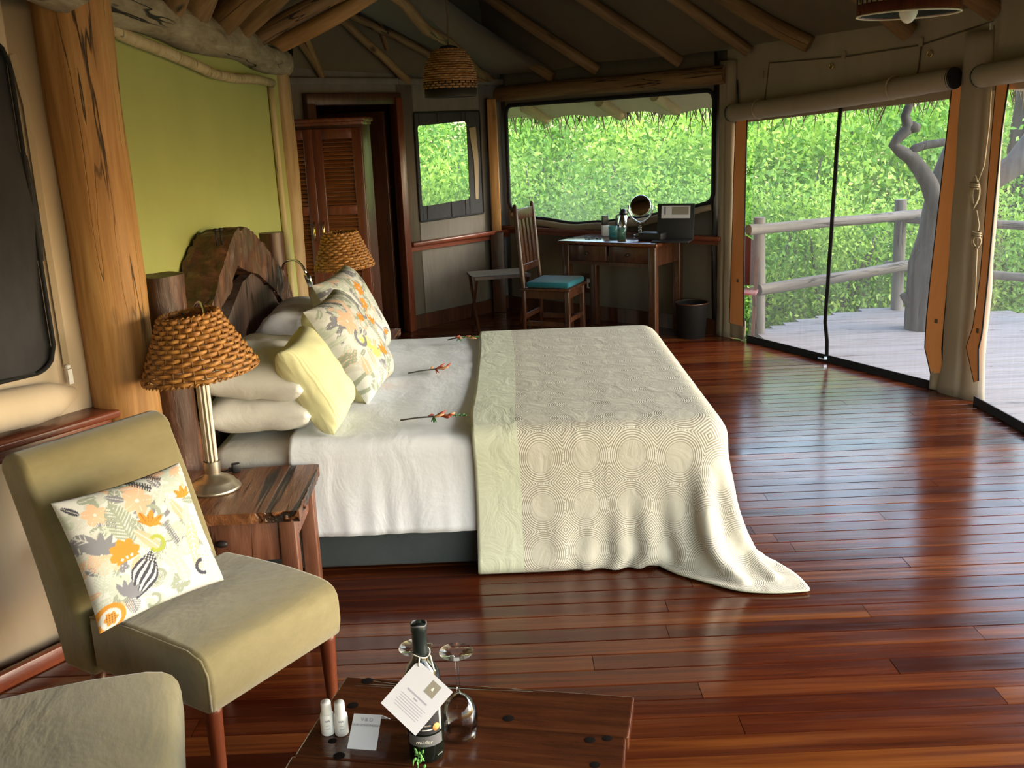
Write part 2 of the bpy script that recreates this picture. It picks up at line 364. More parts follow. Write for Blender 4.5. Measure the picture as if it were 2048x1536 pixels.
# ------------------------------------------------------------------ the room: plan points
V3, V2, VA, VB, VC, VD, VE = [Vector((x, y, 0)) for x, y in ((-.85, 8.5), (0, 9.4), (1.7, 7.8), (2.69, 5.8), (2.75, 3.4), (2.45, 1.2), (1.7, -1.2))]
DOORL = Vector((-1.49, 7.82, 0))
RIGHT = [V2, VA, VB, VC, VD, VE]
def xe(y):
    for p, q in zip(RIGHT[:-1], RIGHT[1:]):
        if q.y <= y <= p.y: return p.x + (q.x - p.x) * (y - p.y) / (q.y - p.y)
    return V2.x if y > V2.y else VE.x
class Wall:
    def __init__(s, a, b):
        s.a, s.b = Vector(a), Vector(b); s.L = (s.b - s.a).length; s.d = (s.b - s.a).normalized()
        s.n = Vector((-s.d.y, s.d.x, 0))
        if (Vector((.3, 4.5, 0)) - s.a).dot(s.n) < 0: s.n = -s.n
    def p(s, u, z, off=0.0): return s.a + s.d * u + s.n * off + Vector((0, 0, z))
    def uz(s, x, y, off=0.0):
        q = onplane(x, y, s.a + s.n * off, s.n); return (q - s.a).dot(s.d), q.z
def rng(a, b, n): return [a + (b - a) * i / n for i in range(n + 1)]
def lerpf(pts):
    def f(x):
        if x <= pts[0][0]: return pts[0][1]
        for (x0, y0), (x1, y1) in zip(pts[:-1], pts[1:]):
            if x <= x1:
                k = (x - x0) / (x1 - x0); k = k * k * (3 - 2 * k); return y0 + (y1 - y0) * k
        return pts[-1][1]
    return f
def rectloop(u0, u1, bot, top, R=.06, n=40):
    def rc(u):
        e = min(u - u0, u1 - u)
        return 0 if e >= R else R - math.sqrt(max(R * R - (R - e) ** 2, 0))
    us = sorted(set(rng(u0, u1, n) + [u0 + R * k / 5 for k in range(6)] + [u1 - R * k / 5 for k in range(6)]))
    lo = [(u, bot(u) + rc(u)) for u in us]; hi = [(u, top(u) - rc(u)) for u in us]
    return us, lo, hi
def weld(o):
    bm = bmesh.new(); bm.from_mesh(o.data); bmesh.ops.remove_doubles(bm, verts=bm.verts[:], dist=.0005); bmesh.ops.recalc_face_normals(bm, faces=bm.faces[:]); bm.to_mesh(o.data); bm.free()
def wall_with_hole(name, wall, u0, u1, z0, z1, lo, hi, mat, off=0.0, th=.012, parent=None, rip=0.0):
    mb = MB(); us = [p[0] for p in lo]
    def quad(a, b, c, d): mb.add([wall.p(*q, off + rip * nz(q[0] * 7, q[1] * 2, 3.1)) for q in (a, b, c, d)], [(0, 1, 2, 3)], True)
    quad((u0, z0), (us[0], z0), (us[0], z1), (u0, z1)); quad((us[-1], z0), (u1, z0), (u1, z1), (us[-1], z1))
    for i in range(len(us) - 1):
        quad((us[i], z0), (us[i + 1], z0), lo[i + 1], lo[i]); quad(hi[i], hi[i + 1], (us[i + 1], z1), (us[i], z1))
    o = mb.build(name, mat, parent); weld(o); md = o.modifiers.new('thick', 'SOLIDIFY'); md.thickness = th; md.offset = 0; return o
def sheet2d(name, wall, lo, hi, mat, off=0.0, th=0.0, parent=None, nv=1):
    mb = MB()
    def fn(i, j):
        k = int(round(i * (len(lo) - 1))); z = lo[k][1] + (hi[k][1] - lo[k][1]) * j; return wall.p(lo[k][0], z, off)
    mb.grid(fn, len(lo) - 1, nv); o = mb.build(name, mat, parent)
    if th: md = o.modifiers.new('thick', 'SOLIDIFY'); md.thickness = th; md.offset = 0
    return o
def tape_loop(name, wall, lo, hi, w, mat, off, parent=None):
    pts = [wall.p(u, z, off) for u, z in lo] + [wall.p(u, z, off) for u, z in hi[::-1]]
    mb = MB(); mb.tube(pts + [pts[0]], w / 2, 6, False, up=wall.n, flat=1.0); return mb.build(name, mat, parent)
def band(name, wall, pts, w, mat, off=.01, th=.006, parent=None):
    "flat strip following a line of (u, z) points on a wall, w wide"
    mb = MB(); n = len(pts)
    L = []; R = []
    for i in range(n):
        a = Vector(pts[max(i - 1, 0)]); b = Vector(pts[min(i + 1, n - 1)]); d = (b - a).normalized(); q = Vector((-d.y, d.x)); wi = w[i] if hasattr(w, '__len__') else w
        L.append(Vector(pts[i]) + q * wi / 2); R.append(Vector(pts[i]) - q * wi / 2)
    vs = [wall.p(q.x, q.y, off + th / 2) for q in L] + [wall.p(q.x, q.y, off + th / 2) for q in R] + [wall.p(q.x, q.y, off - th / 2) for q in L] + [wall.p(q.x, q.y, off - th / 2) for q in R]
    fs = []
    for i in range(n - 1):
        fs += [(i, i + 1, n + i + 1, n + i), (2 * n + i, 3 * n + i, 3 * n + i + 1, 2 * n + i + 1), (i, 2 * n + i, 2 * n + i + 1, i + 1), (n + i, n + i + 1, 3 * n + i + 1, 3 * n + i)]
    fs += [(0, n, 3 * n, 2 * n), (n - 1, 3 * n - 1, 4 * n - 1, 2 * n - 1)]
    mb.add(vs, fs); return mb.build(name, mat, parent)
def log(name, p0, p1, r0, r1, mat, parent=None, seed=0, wob=.015, n=14, seg=18, rough=.06, bend=None):
    "a natural pole: local Z runs along it so the grain follows"
    p0, p1 = Vector(p0), Vector(p1); d = p1 - p0; L = d.length; mb = MB(); vs = []
    for i in range(seg + 1):
        k = i / seg; r = r0 + (r1 - r0) * k
        cx = wob * nz(k * L * 1.3, seed * 7.3, 1.7); cy = wob * nz(k * L * 1.3, seed * 7.3, 9.2)
        if bend: cx += bend[0] * math.sin(PI * k); cy += bend[1] * math.sin(PI * k)
        for j in range(n):
            q = 2 * PI * j / n; rr = r * (1 + rough * nz(math.cos(q) * 1.4 + seed * 3.1, math.sin(q) * 1.4, k * L * 2.2) + rough * .5 * nz(math.cos(q) * 3 + seed, math.sin(q) * 3, k * L * 7))
            vs.append((cx + rr * math.cos(q), cy + rr * math.sin(q), k * L))
    fs = [(i * n + j, i * n + (j + 1) % n, (i + 1) * n + (j + 1) % n, (i + 1) * n + j) for i in range(seg) for j in range(n)]
    mb.add(vs, fs, True); mb.add(vs[:n], [list(range(n))[::-1]]); mb.add(vs[-n:], [list(range(n))])
    o = mb.build(name, mat, parent, p0, fix=False); o.rotation_mode = 'QUATERNION'; o.rotation_quaternion = d.to_track_quat('Z', 'Y')
    return o

# ------------------------------------------------------------------ floor and deck, board by board
random.seed(4)
fl = MB().poly([(-3.6, -2.6), (1.6, -2.2)] + [(p.x + .03, p.y) for p in RIGHT[::-1]] + [(-.9, 8.5), (-1.6, 7.75), (-1.9, 7.4), (-1.9, 3.4), (-3.6, .5)], -.07, -.02).build('floor', 'subfloor'); struct(fl, 'glossy red brown hardwood board floor')
pw = .092
pm = MB(); prof = [(-pw / 2 + .001, -.02), (pw / 2 - .001, -.02), (pw / 2 - .001, -.0025), (pw / 2 - .0035, 0), (-pw / 2 + .0035, 0), (-pw / 2 + .001, -.0025)]
pm.poly(prof, 0, 1, 'X')
plank0 = pm.build('plank', 'floor_plank', fl); first = True
y = 1.32
while y < 9.35:
    xl = -1.95 if y < 7.3 else -1.9 + (y - 7.3) * .75
    xr = xe(y) + .05; x = xl; cuts = [xl]; nx = xl + random.uniform(.5, 3.2)
    while nx < xr - .4: cuts.append(nx); nx += random.uniform(1.5, 3.4)
    cuts.append(xr)
    for a, b in zip(cuts[:-1], cuts[1:]):
        o = plank0 if first else plank0.copy()
        if not first: COL.objects.link(o)
        first = False; o.parent = fl; o.location = (a + .001, y, random.uniform(-.0008, .0004)); o.scale = (b - a - .002, 1, 1)
    y += pw

deck = MB().box((4.2, 6.0, -.13), (2.2, 5.2, .05)).build('deck', 'soil'); struct(deck, 'weathered grey boards of the outside deck')
dw = .118; pm = MB(); pm.poly([(-dw / 2 + .003, -.03), (dw / 2 - .003, -.03), (dw / 2 - .003, -.004), (dw / 2 - .007, 0), (-dw / 2 + .007, 0), (-dw / 2 + .003, -.004)], 0, 1, 'X')
dp0 = pm.build('plank', 'deck_board', deck); first = True; y = 3.2
edge = lerpf([(2.05, 8.02), (2.12, 8.15), (2.6, 8.5), (3.0, 8.74), (3.45, 8.8), (4.1, 8.5), (5.2, 7.6), (6.2, 6.4)])
while y < 8.8:
    xl = xe(y) + .06; xs = [x for x in rng(2.0, 6.2, 120) if edge(x) > y and x > xl]
    if xs:
        xl = max(xl, min(xs)); o = dp0 if first else dp0.copy()
        if not first: COL.objects.link(o)
        first = False; o.parent = deck; o.location = (xl, y, -.03 + random.uniform(-.002, .002)); o.scale = (max(xs) - xl, 1, 1)
    y += dw

# ------------------------------------------------------------------ walls
WB = Wall(V2, VA)                                                      # big window wall
u0, _z = WB.uz(1012, 215); u1, _z = WB.uz(1430, 180)
bot = lerpf([WB.uz(*q) for q in ((1013, 418), (1080, 437), (1150, 447), (1205, 444), (1270, 436), (1345, 424), (1432, 405))])
zl, zr = WB.uz(1014, 212)[1], WB.uz(1426, 180)[1]
top = lambda u: zl + (zr - zl) * u / WB.L
us, lo, hi = rectloop(u0, u1, bot, top, .07, 48)
struct(wall_with_hole('wall_back', WB, 0, WB.L, 0, 2.16, lo, hi, 'canvas_wall_shaded', 0, .014), 'beige canvas wall under and around the wide window')
w1 = sroot('window_1', 'wide netted window above the desk')
sheet2d('insect_net', WB, lo, hi, 'window_net', -.004, 0, w1, 6); tape_loop('binding', WB, lo, hi, .038, 'black_tape', .006, w1)
roll = [(u, bot(u) - .035) for u in rng(u0 + .05, u1 - .02, 30)]
MB().tube([WB.p(u, z, .025) for u, z in roll], [.022 + .012 * math.sin(PI * i / 30) for i in range(31)], 10).build('rolled_flap', 'canvas_wall', w1)
t1 = MB().bar(WB.p(0, .765, .035), WB.p(WB.L, .765, .035), .09, .035, ch=.005).bar(WB.p(0, .735, .02), WB.p(WB.L, .735, .02), .04, .04).build('trim_1', 'wood_red'); struct(t1, 'dark wood rail under the wide window')
struct(MB().bar(WB.p(0, .06, .012), WB.p(WB.L, .06, .012), .024, .12).build('baseboard_back', 'wood_dark'), 'dark baseboard below the desk')

WS = Wall(V3, V2)                                                      # small window wall
su = [WS.uz(*q) for q in ((822, 226), (957, 222), (966, 426), (843, 443))]
bot = lerpf([su[3], su[2]]); top = lerpf([su[0], su[1]]); sa, sb = (su[0][0] + su[3][0]) / 2, (su[1][0] + su[2][0]) / 2
us, lo, hi = rectloop(sa, sb, bot, top, .015, 10)
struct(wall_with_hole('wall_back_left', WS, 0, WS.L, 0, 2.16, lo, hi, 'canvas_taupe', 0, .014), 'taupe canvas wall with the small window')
w2 = sroot('window_2', 'small netted window with black mesh border')
cu = [WS.uz(*q) for q in ((829, 252), (930, 243), (940, 398), (848, 412))]
bot2 = lerpf([cu[3], cu[2]]); top2 = lerpf([cu[0], cu[1]]); us2, lo2, hi2 = rectloop((cu[0][0] + cu[3][0]) / 2, (cu[1][0] + cu[2][0]) / 2, bot2, top2, .02, 10)
mb = MB(); us_ = [p[0] for p in lo2]
def q2(*c): mb.add([WS.p(*q, .004) for q in c], [(0, 1, 2, 3)])
q2((sa, bot(sa)), (us_[0], bot(us_[0])), (us_[0], top(us_[0])), (sa, top(sa))); q2((us_[-1], bot(us_[-1])), (sb, bot(sb)), (sb, top(sb)), (us_[-1], top(us_[-1])))
for i in range(len(us_) - 1):
    q2((us_[i], bot(us_[i])), (us_[i + 1], bot(us_[i + 1])), lo2[i + 1], lo2[i]); q2(hi2[i], hi2[i + 1], (us_[i + 1], top(us_[i + 1])), (us_[i], top(us_[i])))
o = mb.build('mesh_border', 'mesh_dark', w2); md = o.modifiers.new('t', 'SOLIDIFY'); md.thickness = .006
sheet2d('insect_net', WS, lo2, hi2, 'window_net', -.006, 0, w2, 4); tape_loop('binding', WS, lo, hi, .02, 'black_tape', .008, w2)
band('ribbon', WS, [WS.uz(942, 255), WS.uz(950, 320), WS.uz(952, 398)], [.085, .06, .035], 'canvas_wall', .014, .004, w2)
t2 = MB().bar(WS.p(.02, .735, .035), WS.p(WS.L, .735, .035), .09, .035, ch=.005).bar(WS.p(.02, .70, .02), WS.p(WS.L, .70, .02), .04, .05).build('trim_2', 'wood_red'); struct(t2, 'dark wood rail under the small window')
struct(MB().bar(WS.p(0, .06, .012), WS.p(WS.L, .06, .012), .024, .12).build('baseboard_back_left', 'wood_dark'), 'dark baseboard under the small window')
cp = MB().box((0, 0, 1.33), (.085, .085, 1.16), math.radians(2), .006).build('corner_post', 'log_honey', None, (-.085, 9.235, 0)); tag(cp, 'square honey wood post in the corner between both far windows', 'post')
cp2 = MB().box((0, 0, .37), (.12, .12, .74), math.radians(2), .006).build('post_base', 'wood_dark', cp)

WD = Wall(DOORL, V3)                                                   # doorway wall
mb = MB()
mb.add([WD.p(u, z, 0) for u, z in ((-.35, 1.97), (WD.L, 1.97), (WD.L, 2.16), (-.35, 2.16))], [(0, 1, 2, 3)]); mb.add([WD.p(u, z, 0) for u, z in ((-.35, 0), (.0, 0), (.0, 1.97), (-.35, 1.97))], [(0, 1, 2, 3)])
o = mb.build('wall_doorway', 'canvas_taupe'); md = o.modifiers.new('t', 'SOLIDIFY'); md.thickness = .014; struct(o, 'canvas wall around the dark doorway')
d3 = sroot('door_1', 'dark wood doorway beside the wardrobe')
MB().bar(WD.p(0, 1.925, .02), WD.p(WD.L, 1.925, .02), .08, .09, ch=.006).build('head_frame', 'wood_dark', d3)
MB().bar(WD.p(.04, 0, .02), WD.p(.04, 1.9, .02), .08, .08, WD.n, .006).build('side_frame', 'wood_dark', d3)
MB().bar(WD.p(WD.L - .035, 0, .03), WD.p(WD.L - .035, 1.93, .03), .07, .09, WD.n, .006).build('side_frame', 'wood_mahogany', d3)
hinge = WD.p(WD.L - .09, 0, -.06); ddir = (-WD.n * .93 - WD.d * .36).normalized()
mb = MB().bar(hinge + Vector((0, 0, .03)) + ddir * .32, hinge + Vector((0, 0, 1.83)) + ddir * .32, .64, .035, ddir.cross(Vector((0, 0, 1))), .004)
leaf = mb.build('door_leaf', 'wood_dark', d3); MB().lathe([(.0, -.03), (.018, -.03), (.022, -.01), (.01, 0)], 12, hinge + ddir * .55 + Vector((0, 0, .95)) + WD.d * -.03).build('door_knob', 'brass', leaf)
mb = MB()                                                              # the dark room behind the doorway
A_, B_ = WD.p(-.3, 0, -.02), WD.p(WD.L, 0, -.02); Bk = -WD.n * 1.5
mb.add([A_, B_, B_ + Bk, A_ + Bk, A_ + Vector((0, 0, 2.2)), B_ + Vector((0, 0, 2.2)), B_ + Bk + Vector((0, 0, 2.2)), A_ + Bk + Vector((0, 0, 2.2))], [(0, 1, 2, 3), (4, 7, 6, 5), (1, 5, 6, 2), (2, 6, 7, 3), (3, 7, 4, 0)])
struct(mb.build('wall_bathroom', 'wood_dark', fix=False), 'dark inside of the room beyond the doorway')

WG = Wall((-1.38, 3.42, 0), (-1.38, 6.52, 0))                          # green headboard wall
struct(MB().box((-1.43, 4.97, 1.06), (.10, 3.1, 2.12)).build('wall_headboard', 'green_paint'), 'lime green wall behind the bed')
struct(MB().box((-1.372, 5.0, .05), (.02, 3.0, .1)).build('baseboard_headboard', 'wood_dark'), 'dark baseboard behind the bed')

LA = Vector((-1.40, 3.42, 0)); LD = Vector((-.552, -.834, 0)); WL = Wall(LA, LA + LD * 3.6)   # near left canvas wall
rt = [WL.uz(*q) for q in ((0, 60), (18, 90), (45, 300), (75, 500), (104, 728))]; bl = [WL.uz(0, 771), WL.uz(104, 728)]
ua = sum(p[0] for p in rt[1:]) / 4; bot = lambda u: .955; top = lambda u: 2.0
us, lo, hi = rectloop(ua, 2.6, bot, top, .08, 30)
struct(wall_with_hole('wall_left', WL, 0, WL.L, 0, 2.2, lo, hi, 'canvas_cream', 0, .014), 'cream canvas wall beside the armchairs')
w3 = sroot('window_3', 'dark mesh window in the near left canvas wall')
mb = MB(); mb.grid(lambda i, j: WL.p(ua - .015 + 1.6 * i, .93 + 1.09 * j, -.012 + .03 * nz(i * 9, j * 3, 2) + .012 * math.sin(i * 22 + 3 * j)), 70, 16); mb.build('mesh_panel', 'mesh_dark', w3)
tape_loop('binding', WL, lo, hi, .014, 'black_tape', .006, w3)
band('zipper_tape', WL, [(ua - .03, .96), (ua - .028, 1.4), (ua - .03, 1.8), (ua - .01, 1.95)], .022, 'canvas_wall', .012, .004, w3)
MB().tube([WL.p(ua - .02 + 1.6 * k / 20, .875 - .006 * math.sin(k), .05) for k in range(21)], [.02] + [.058] + [.066 + .006 * nz(k, 3, 1) for k in range(18)] + [.06], 14).build('rolled_flap', 'canvas_cream', w3)
MB().box(WL.p(ua - .026, .925, .03), (.016, .008, .05), math.atan2(LD.y, LD.x)).lathe([(.002, 0), (.009, .004), (.009, .012), (.002, .016)], 10, WL.p(ua - .026, .95, .025)).build('zip_pull', 'white_plastic', w3)
t3 = MB().bar(WL.p(-.02, .782, .06), WL.p(2.6, .782, .06), .13, .028, ch=.008).bar(WL.p(.02, .745, .05), WL.p(2.6, .745, .05), .09, .045, ch=.006).build('trim_3', 'wood_red'); struct(t3, 'polished red wood sill under the dark mesh window')
struct(MB().bar(WL.p(.0, .03, .09), WL.p(2.6, .03, .09), .03, .06, ch=.006).build('baseboard_left', 'wood_red'), 'red wood skirting behind the armchairs')
# unseen closing walls behind the camera
struct(MB().bar((-3.35, .45, 1.1), (-3.35, -1.4, 1.1), .03, 2.2).bar((-3.35, -1.4, 1.3), (-1.2, -2.6, 1.3), .03, 2.6).bar((-1.2, -2.6, 1.3), (1.0, -2.2, 1.3), .03, 2.6).build('wall_rear', 'canvas_cream'), 'canvas wall behind the photographer')

# right side: netted doors between canvas-covered posts
def net_door(name, wall, ua, ub, ztop0, ztop1, label, zipu=None, nid=0):
    r = sroot(name, label)
    bot = lambda u: .01; top = lambda u: ztop0 + (ztop1 - ztop0) * (u - ua) / (ub - ua)
    us, lo, hi = rectloop(ua, ub, bot, top, .004, 40)
    mb = MB(); n = 60
    mb.grid(lambda i, j: wall.p(ua + (ub - ua) * i, .01 + (top(ua + (ub - ua) * i) - .01) * j, -.006 + .010 * nz(i * 22, j * 2.0, 4 + nid) * (1 - .5 * j)), n, 14); mb.build('insect_net', 'insect_net', r)
    band('hem', wall, [(u, .022) for u in rng(ua, ub, 10)], .055, 'black_tape', .012, .008, r)
    if zipu:
        pts = [zipu(k / 14) for k in range(15)]
        band('zipper', wall, pts, .032, 'black_tape', .012, .006, r)
        MB().tube([wall.p(pts[0][0] + .03 * math.cos(q) - .03, .018 + .004, .03 + .02 * math.sin(q)) for q in rng(0, 2 * PI, 14)], .004, 6).box(wall.p(pts[0][0], .03, .025), (.02, .012, .02)).build('zip_pull', 'chrome', r)
    return r
WAB = Wall(VA, VB)
ztA, ztB = WAB.uz(1490, 235)[1], WAB.uz(1915, 180)[1]
ul, ur = WAB.uz(1500, 500)[0], (WAB.uz(1925, 180)[0] + WAB.uz(1872, 765)[0]) / 2
zp = [WAB.uz(*q) for q in ((1656, 722), (1657, 690), (1653, 640), (1659, 560), (1667, 440), (1675, 320), (1684, 205))]
zf = lerpf([(q[1], q[0]) for q in zp])
net_door('door_2', WAB, ul, ur, ztA, ztB, 'netted door with a black zip opening to the deck', lambda k: (zf(.02 + k * 1.78), .02 + k * 1.78))
mb = MB(); mb.add([WAB.p(-.02, 1.62, .0), WAB.p(WAB.L + .02, 1.74, .0), WAB.p(WAB.L + .02, 2.22, .0), WAB.p(-.02, 2.16, .0)], [(0, 1, 2, 3)])
o = mb.build('wall_right', 'canvas_wall'); md = o.modifiers.new('t', 'SOLIDIFY'); md.thickness = .01; struct(o, 'beige canvas valance above the netted deck door')
tp = MB(); tp.tube([WAB.p(*WAB.uz(*q), .008) for q in ((1528, 230), (1540, 126), (1690, 114), (1845, 90), (1990, 42))], .004, 6); tp.tube([WAB.p(*WAB.uz(*q), .008) for q in ((1845, 90), (1838, 140), (1830, 170))], .004, 6)
tp.build('tie_cord', 'rope_dark', o)
for q in ((1690, 110), (1845, 84), (1526, 150)):
    MB().box(WAB.p(*WAB.uz(q[0], q[1]), .012), (.03, .008, .05), math.atan2(WAB.d.y, WAB.d.x)).build('loop_tab', 'canvas_wall', o)
for q in ((1665, 132), (1862, 108)):
    uu, zz = WAB.uz(*q); MB().tube([WAB.p(uu + .018 * math.cos(a), zz + .018 * math.sin(a), .01) for a in rng(0, 2 * PI, 14)], .004, 6, False).build('ring', 'brass', o)
for (xa_, ya_), (xb_, yb_) in (((1477, 160), (1480, 222)), ((1953, 110), (1949, 168))): band('strap', WAB, [WAB.uz(xa_, ya_), WAB.uz(xb_, yb_)], .012, 'black_tape', .012, .004, o)
# roller blind over the deck door
bp0, bp1 = WAB.p(*WAB.uz(1478, 226), .075), WAB.p(*WAB.uz(1926, 156), .075)
rb = thing('roller_blind', 'rolled beige canvas blind above the netted deck door, tied with cord', 'blind', bp0)
o = MB().tube([(bp1 - bp0) * (k / 24) + Vector((0, 0, -.012 * math.sin(PI * k / 24))) for k in range(25)], [.062 + .004 * nz(k * .7, 1, 5) for k in range(25)], 18).build('canvas_roll', 'canvas_wall', rb)
for e, p in ((0, Vector((0, 0, 0))), (1, bp1 - bp0)):
    d = (bp1 - bp0).normalized() * (1 if e else -1); MB().tube([p - d * .01, p + d * .012], [.064, .060], 18).build('end_cap', 'black_plastic', rb)
for k in (.16, .78):
    c = (bp1 - bp0) * k; MB().tube([c + Vector((0, 0, .069 * math.cos(a))) + WAB.n * .069 * math.sin(a) for a in rng(0, 2 * PI, 16)], .005, 6, False).build('tie', 'rope_tan', rb)
WBC = Wall(Vector((2.70, 5.70, 0)), VC)
bp0, bp1 = WBC.p(.02, 1.84, .075), WBC.p(1.9, 1.9, .075)
rb = thing('roller_blind', 'rolled beige canvas blind at the right edge above the second netted door', 'blind', bp0)
MB().tube([(bp1 - bp0) * (k / 16) for k in range(17)], .062, 18).build('canvas_roll', 'canvas_wall', rb)
MB().tube([(bp1 - bp0).normalized() * -.012, (bp1 - bp0).normalized() * .01], [.060, .064], 18).build('end_cap', 'black_plastic', rb)
net_door('door_3', WBC, .10, 2.2, 1.85, 1.88, 'second netted door at the right edge', None, 5)
mb = MB(); mb.add([WBC.p(0, 1.76, .0), WBC.p(WBC.L, 1.76, .0), WBC.p(WBC.L, 2.24, .0), WBC.p(0, 2.24, .0)], [(0, 1, 2, 3)])
o = mb.build('wall_right_near', 'canvas_wall'); md = o.modifiers.new('t', 'SOLIDIFY'); md.thickness = .01; struct(o, 'canvas valance above the second netted door')
o = MB().bar((VC + VD) / 2 + (VC - VD) / 2 + Vector((0, 0, 2.0)), VD + Vector((0, 0, 2.0)), .03, .45).bar(VD + Vector((0, 0, 2.0)), VE + Vector((0, 0, 2.0)), .03, .45).build('wall_right_rear', 'canvas_wall'); struct(o, 'canvas valance beside the photographer')

def canvas_post(name, pts, wall, label, halfw, u):
    "pole sleeved in canvas: soft flat section with a central fold"
    r = thing(name, label, 'post', wall.p(u, 0, 0)); rz = math.atan2(wall.d.y, wall.d.x); r.rotation_euler = (0, 0, rz)
    sgn = 1 if wall.n.dot(Matrix.Rotation(rz, 3, 'Z') @ Vector((0, 1, 0))) > 0 else -1
    mb = MB()
    def fn(i, j):
        q = PI * i; w = halfw * (1 + .10 * nz(j * 5, i * 2, 7)) * (1 + .12 * max(0, .12 - j) / .12)
        return (-w * math.cos(q), sgn * (.055 * math.sin(q) ** .6 - .012 * math.exp(-((i - .55) / .04) ** 2) + .004 * nz(i * 6, j * 14, 2)), .0 + 2.08 * j)
    mb.grid(fn, 28, 30); o = mb.build('canvas_sleeve', 'canvas_wall', r); md = o.modifiers.new('t', 'SOLIDIFY'); md.thickness = .006
    MB().tube([(0, sgn * .008, 0), (0, sgn * .008, 2.06)], .03, 10).build('pole', 'log_rafter', r)
    return r
canvas_post('canvas_post', None, WAB, 'canvas-covered post between the wide window and the deck door', .085, .03)
pb = canvas_post('canvas_post', None, WAB, 'canvas-covered post with hanging rope between the two netted doors', .145, WAB.L + .02)
# orange flaps
def flap(name, wall, pts, w, label, off=.03):
    r = tag(band(name, wall, pts, w, 'canvas_orange', off, .005), label, 'curtain')
    n = len(pts)
    for sg in (-1, 1):
        e = []
        for i in range(n):
            a = Vector(pts[max(i - 1, 0)]); b = Vector(pts[min(i + 1, n - 1)]); d = (b - a).normalized(); q = Vector((-d.y, d.x)); e.append(Vector(pts[i]) + q * (w[i] / 2 * sg))
        MB().tube([wall.p(q.x, q.y, off) for q in e], .005, 6).build('black_edge', 'black_tape', r)
    a, b = pts[len(pts) * 6 // 10]; o = MB().box(wall.p(a + .01, b, off + .006), (.018, .006, .026), math.atan2(wall.d.y, wall.d.x)).build('toggle', 'rope_dark', r)
    return r
def mid(wall, L, R): return [tuple((Vector(wall.uz(*a)) + Vector(wall.uz(*b))) / 2) for a, b in zip(L, R)], [abs(wall.uz(*a)[0] - wall.uz(*b)[0]) for a, b in zip(L, R)]
p_, w_ = mid(WAB, [(1479, 236), (1475, 330), (1472, 440), (1468, 560), (1465, 648)], [(1501, 236), (1498, 330), (1496, 440), (1494, 560), (1494, 648)]); flap('orange_flap', WAB, p_, w_, 'narrow orange canvas flap left of the netted deck door')
p_, w_ = mid(WAB, [(1912, 172), (1900, 280), (1884, 420), (1868, 560), (1860, 640), (1857, 690), (1868, 744)], [(1946, 168), (1932, 280), (1916, 420), (1903, 560), (1896, 640), (1891, 700), (1894, 745)]); flap('orange_flap', WAB, p_, w_, 'broad orange canvas flap right of the netted deck door')
p_, w_ = mid(WBC, [(2014, 140), (2003, 260), (1990, 420), (1978, 560), (1963, 660), (1950, 690), (1966, 760)], [(2040, 136), (2022, 260), (2006, 420), (1993, 560), (1982, 660), (1974, 700), (1974, 765)]); w_ = [min(max(x, .05), .2) for x in w_]; flap('orange_flap', WBC, p_, w_, 'orange canvas flap at the right edge beside the second netted door', .05)
for a_, b_, off in (((1466, 640), (1496, 640), .02), ((1868, 738), (1898, 738), .025)):
    ua_, ub_ = WAB.uz(*a_)[0], WAB.uz(*b_)[0]; zt_ = WAB.uz(*a_)[1] + .02
    mb = MB(); mb.grid(lambda i, j: WAB.p(ua_ + (ub_ - ua_) * i, .005 + (zt_ - .005) * j, off + .008 * math.sin(i * 9) * (1 - j)), 10, 4); o = mb.build('trim_7' if off == .02 else 'trim_8', 'canvas_wall'); md = o.modifiers.new('t', 'SOLIDIFY'); md.thickness = .006; struct(o, 'beige canvas foot under the ' + ('narrow' if off == .02 else 'broad') + ' orange flap')
# ropes on the post
pc = lambda x, y: WAB.p(*WAB.uz(x, y, .09), .09)
for k, (x, y, lab, n, hh) in enumerate(((1950, 385, 'tan rope coil hanging on the canvas post, upper of two', 7, .085), (1954, 482, 'small knotted rope bundle below the coil on the canvas post', 4, .05))):
    c = pc(x, y); mb = MB(); random.seed(k)
    for i in range(n):
        ph = random.uniform(-.25, .25); w_ = random.uniform(.012, .026); h_ = hh * random.uniform(.7, 1.1)
        mb.tube([WAB.d * (w_ * math.sin(a) + ph * .03) + Vector((0, 0, h_ * math.cos(a))) + WAB.n * (.006 * i / n + .004 * math.sin(3 * a)) for a in rng(0, 2 * PI, 18)], .0045, 6, False)
    mb.tube([WAB.d * .028 * math.cos(a) + Vector((0, 0, .02 + .002 * a)) + WAB.n * (.01 + .012 * math.sin(a)) for a in rng(0, 6 * PI, 30)], .005, 6)
    o = tag(mb.build('rope_coil', 'rope_tan', None, c), lab, 'rope')
o = MB().tube([pc(x, y) - pc(1986, 70) for x, y in ((1988, 50), (1984, 150), (1978, 250), (1968, 330), (1957, 360))] , .005, 6).tube([pc(x, y) - pc(1986, 70) for x, y in ((1953, 420), (1958, 450), (1955, 470), (1950, 600), (1946, 720))], .004, 6).build('hanging_rope', 'rope_tan', None, pc(1986, 70)); tag(o, 'thin rope running down the canvas post through the coil', 'rope')

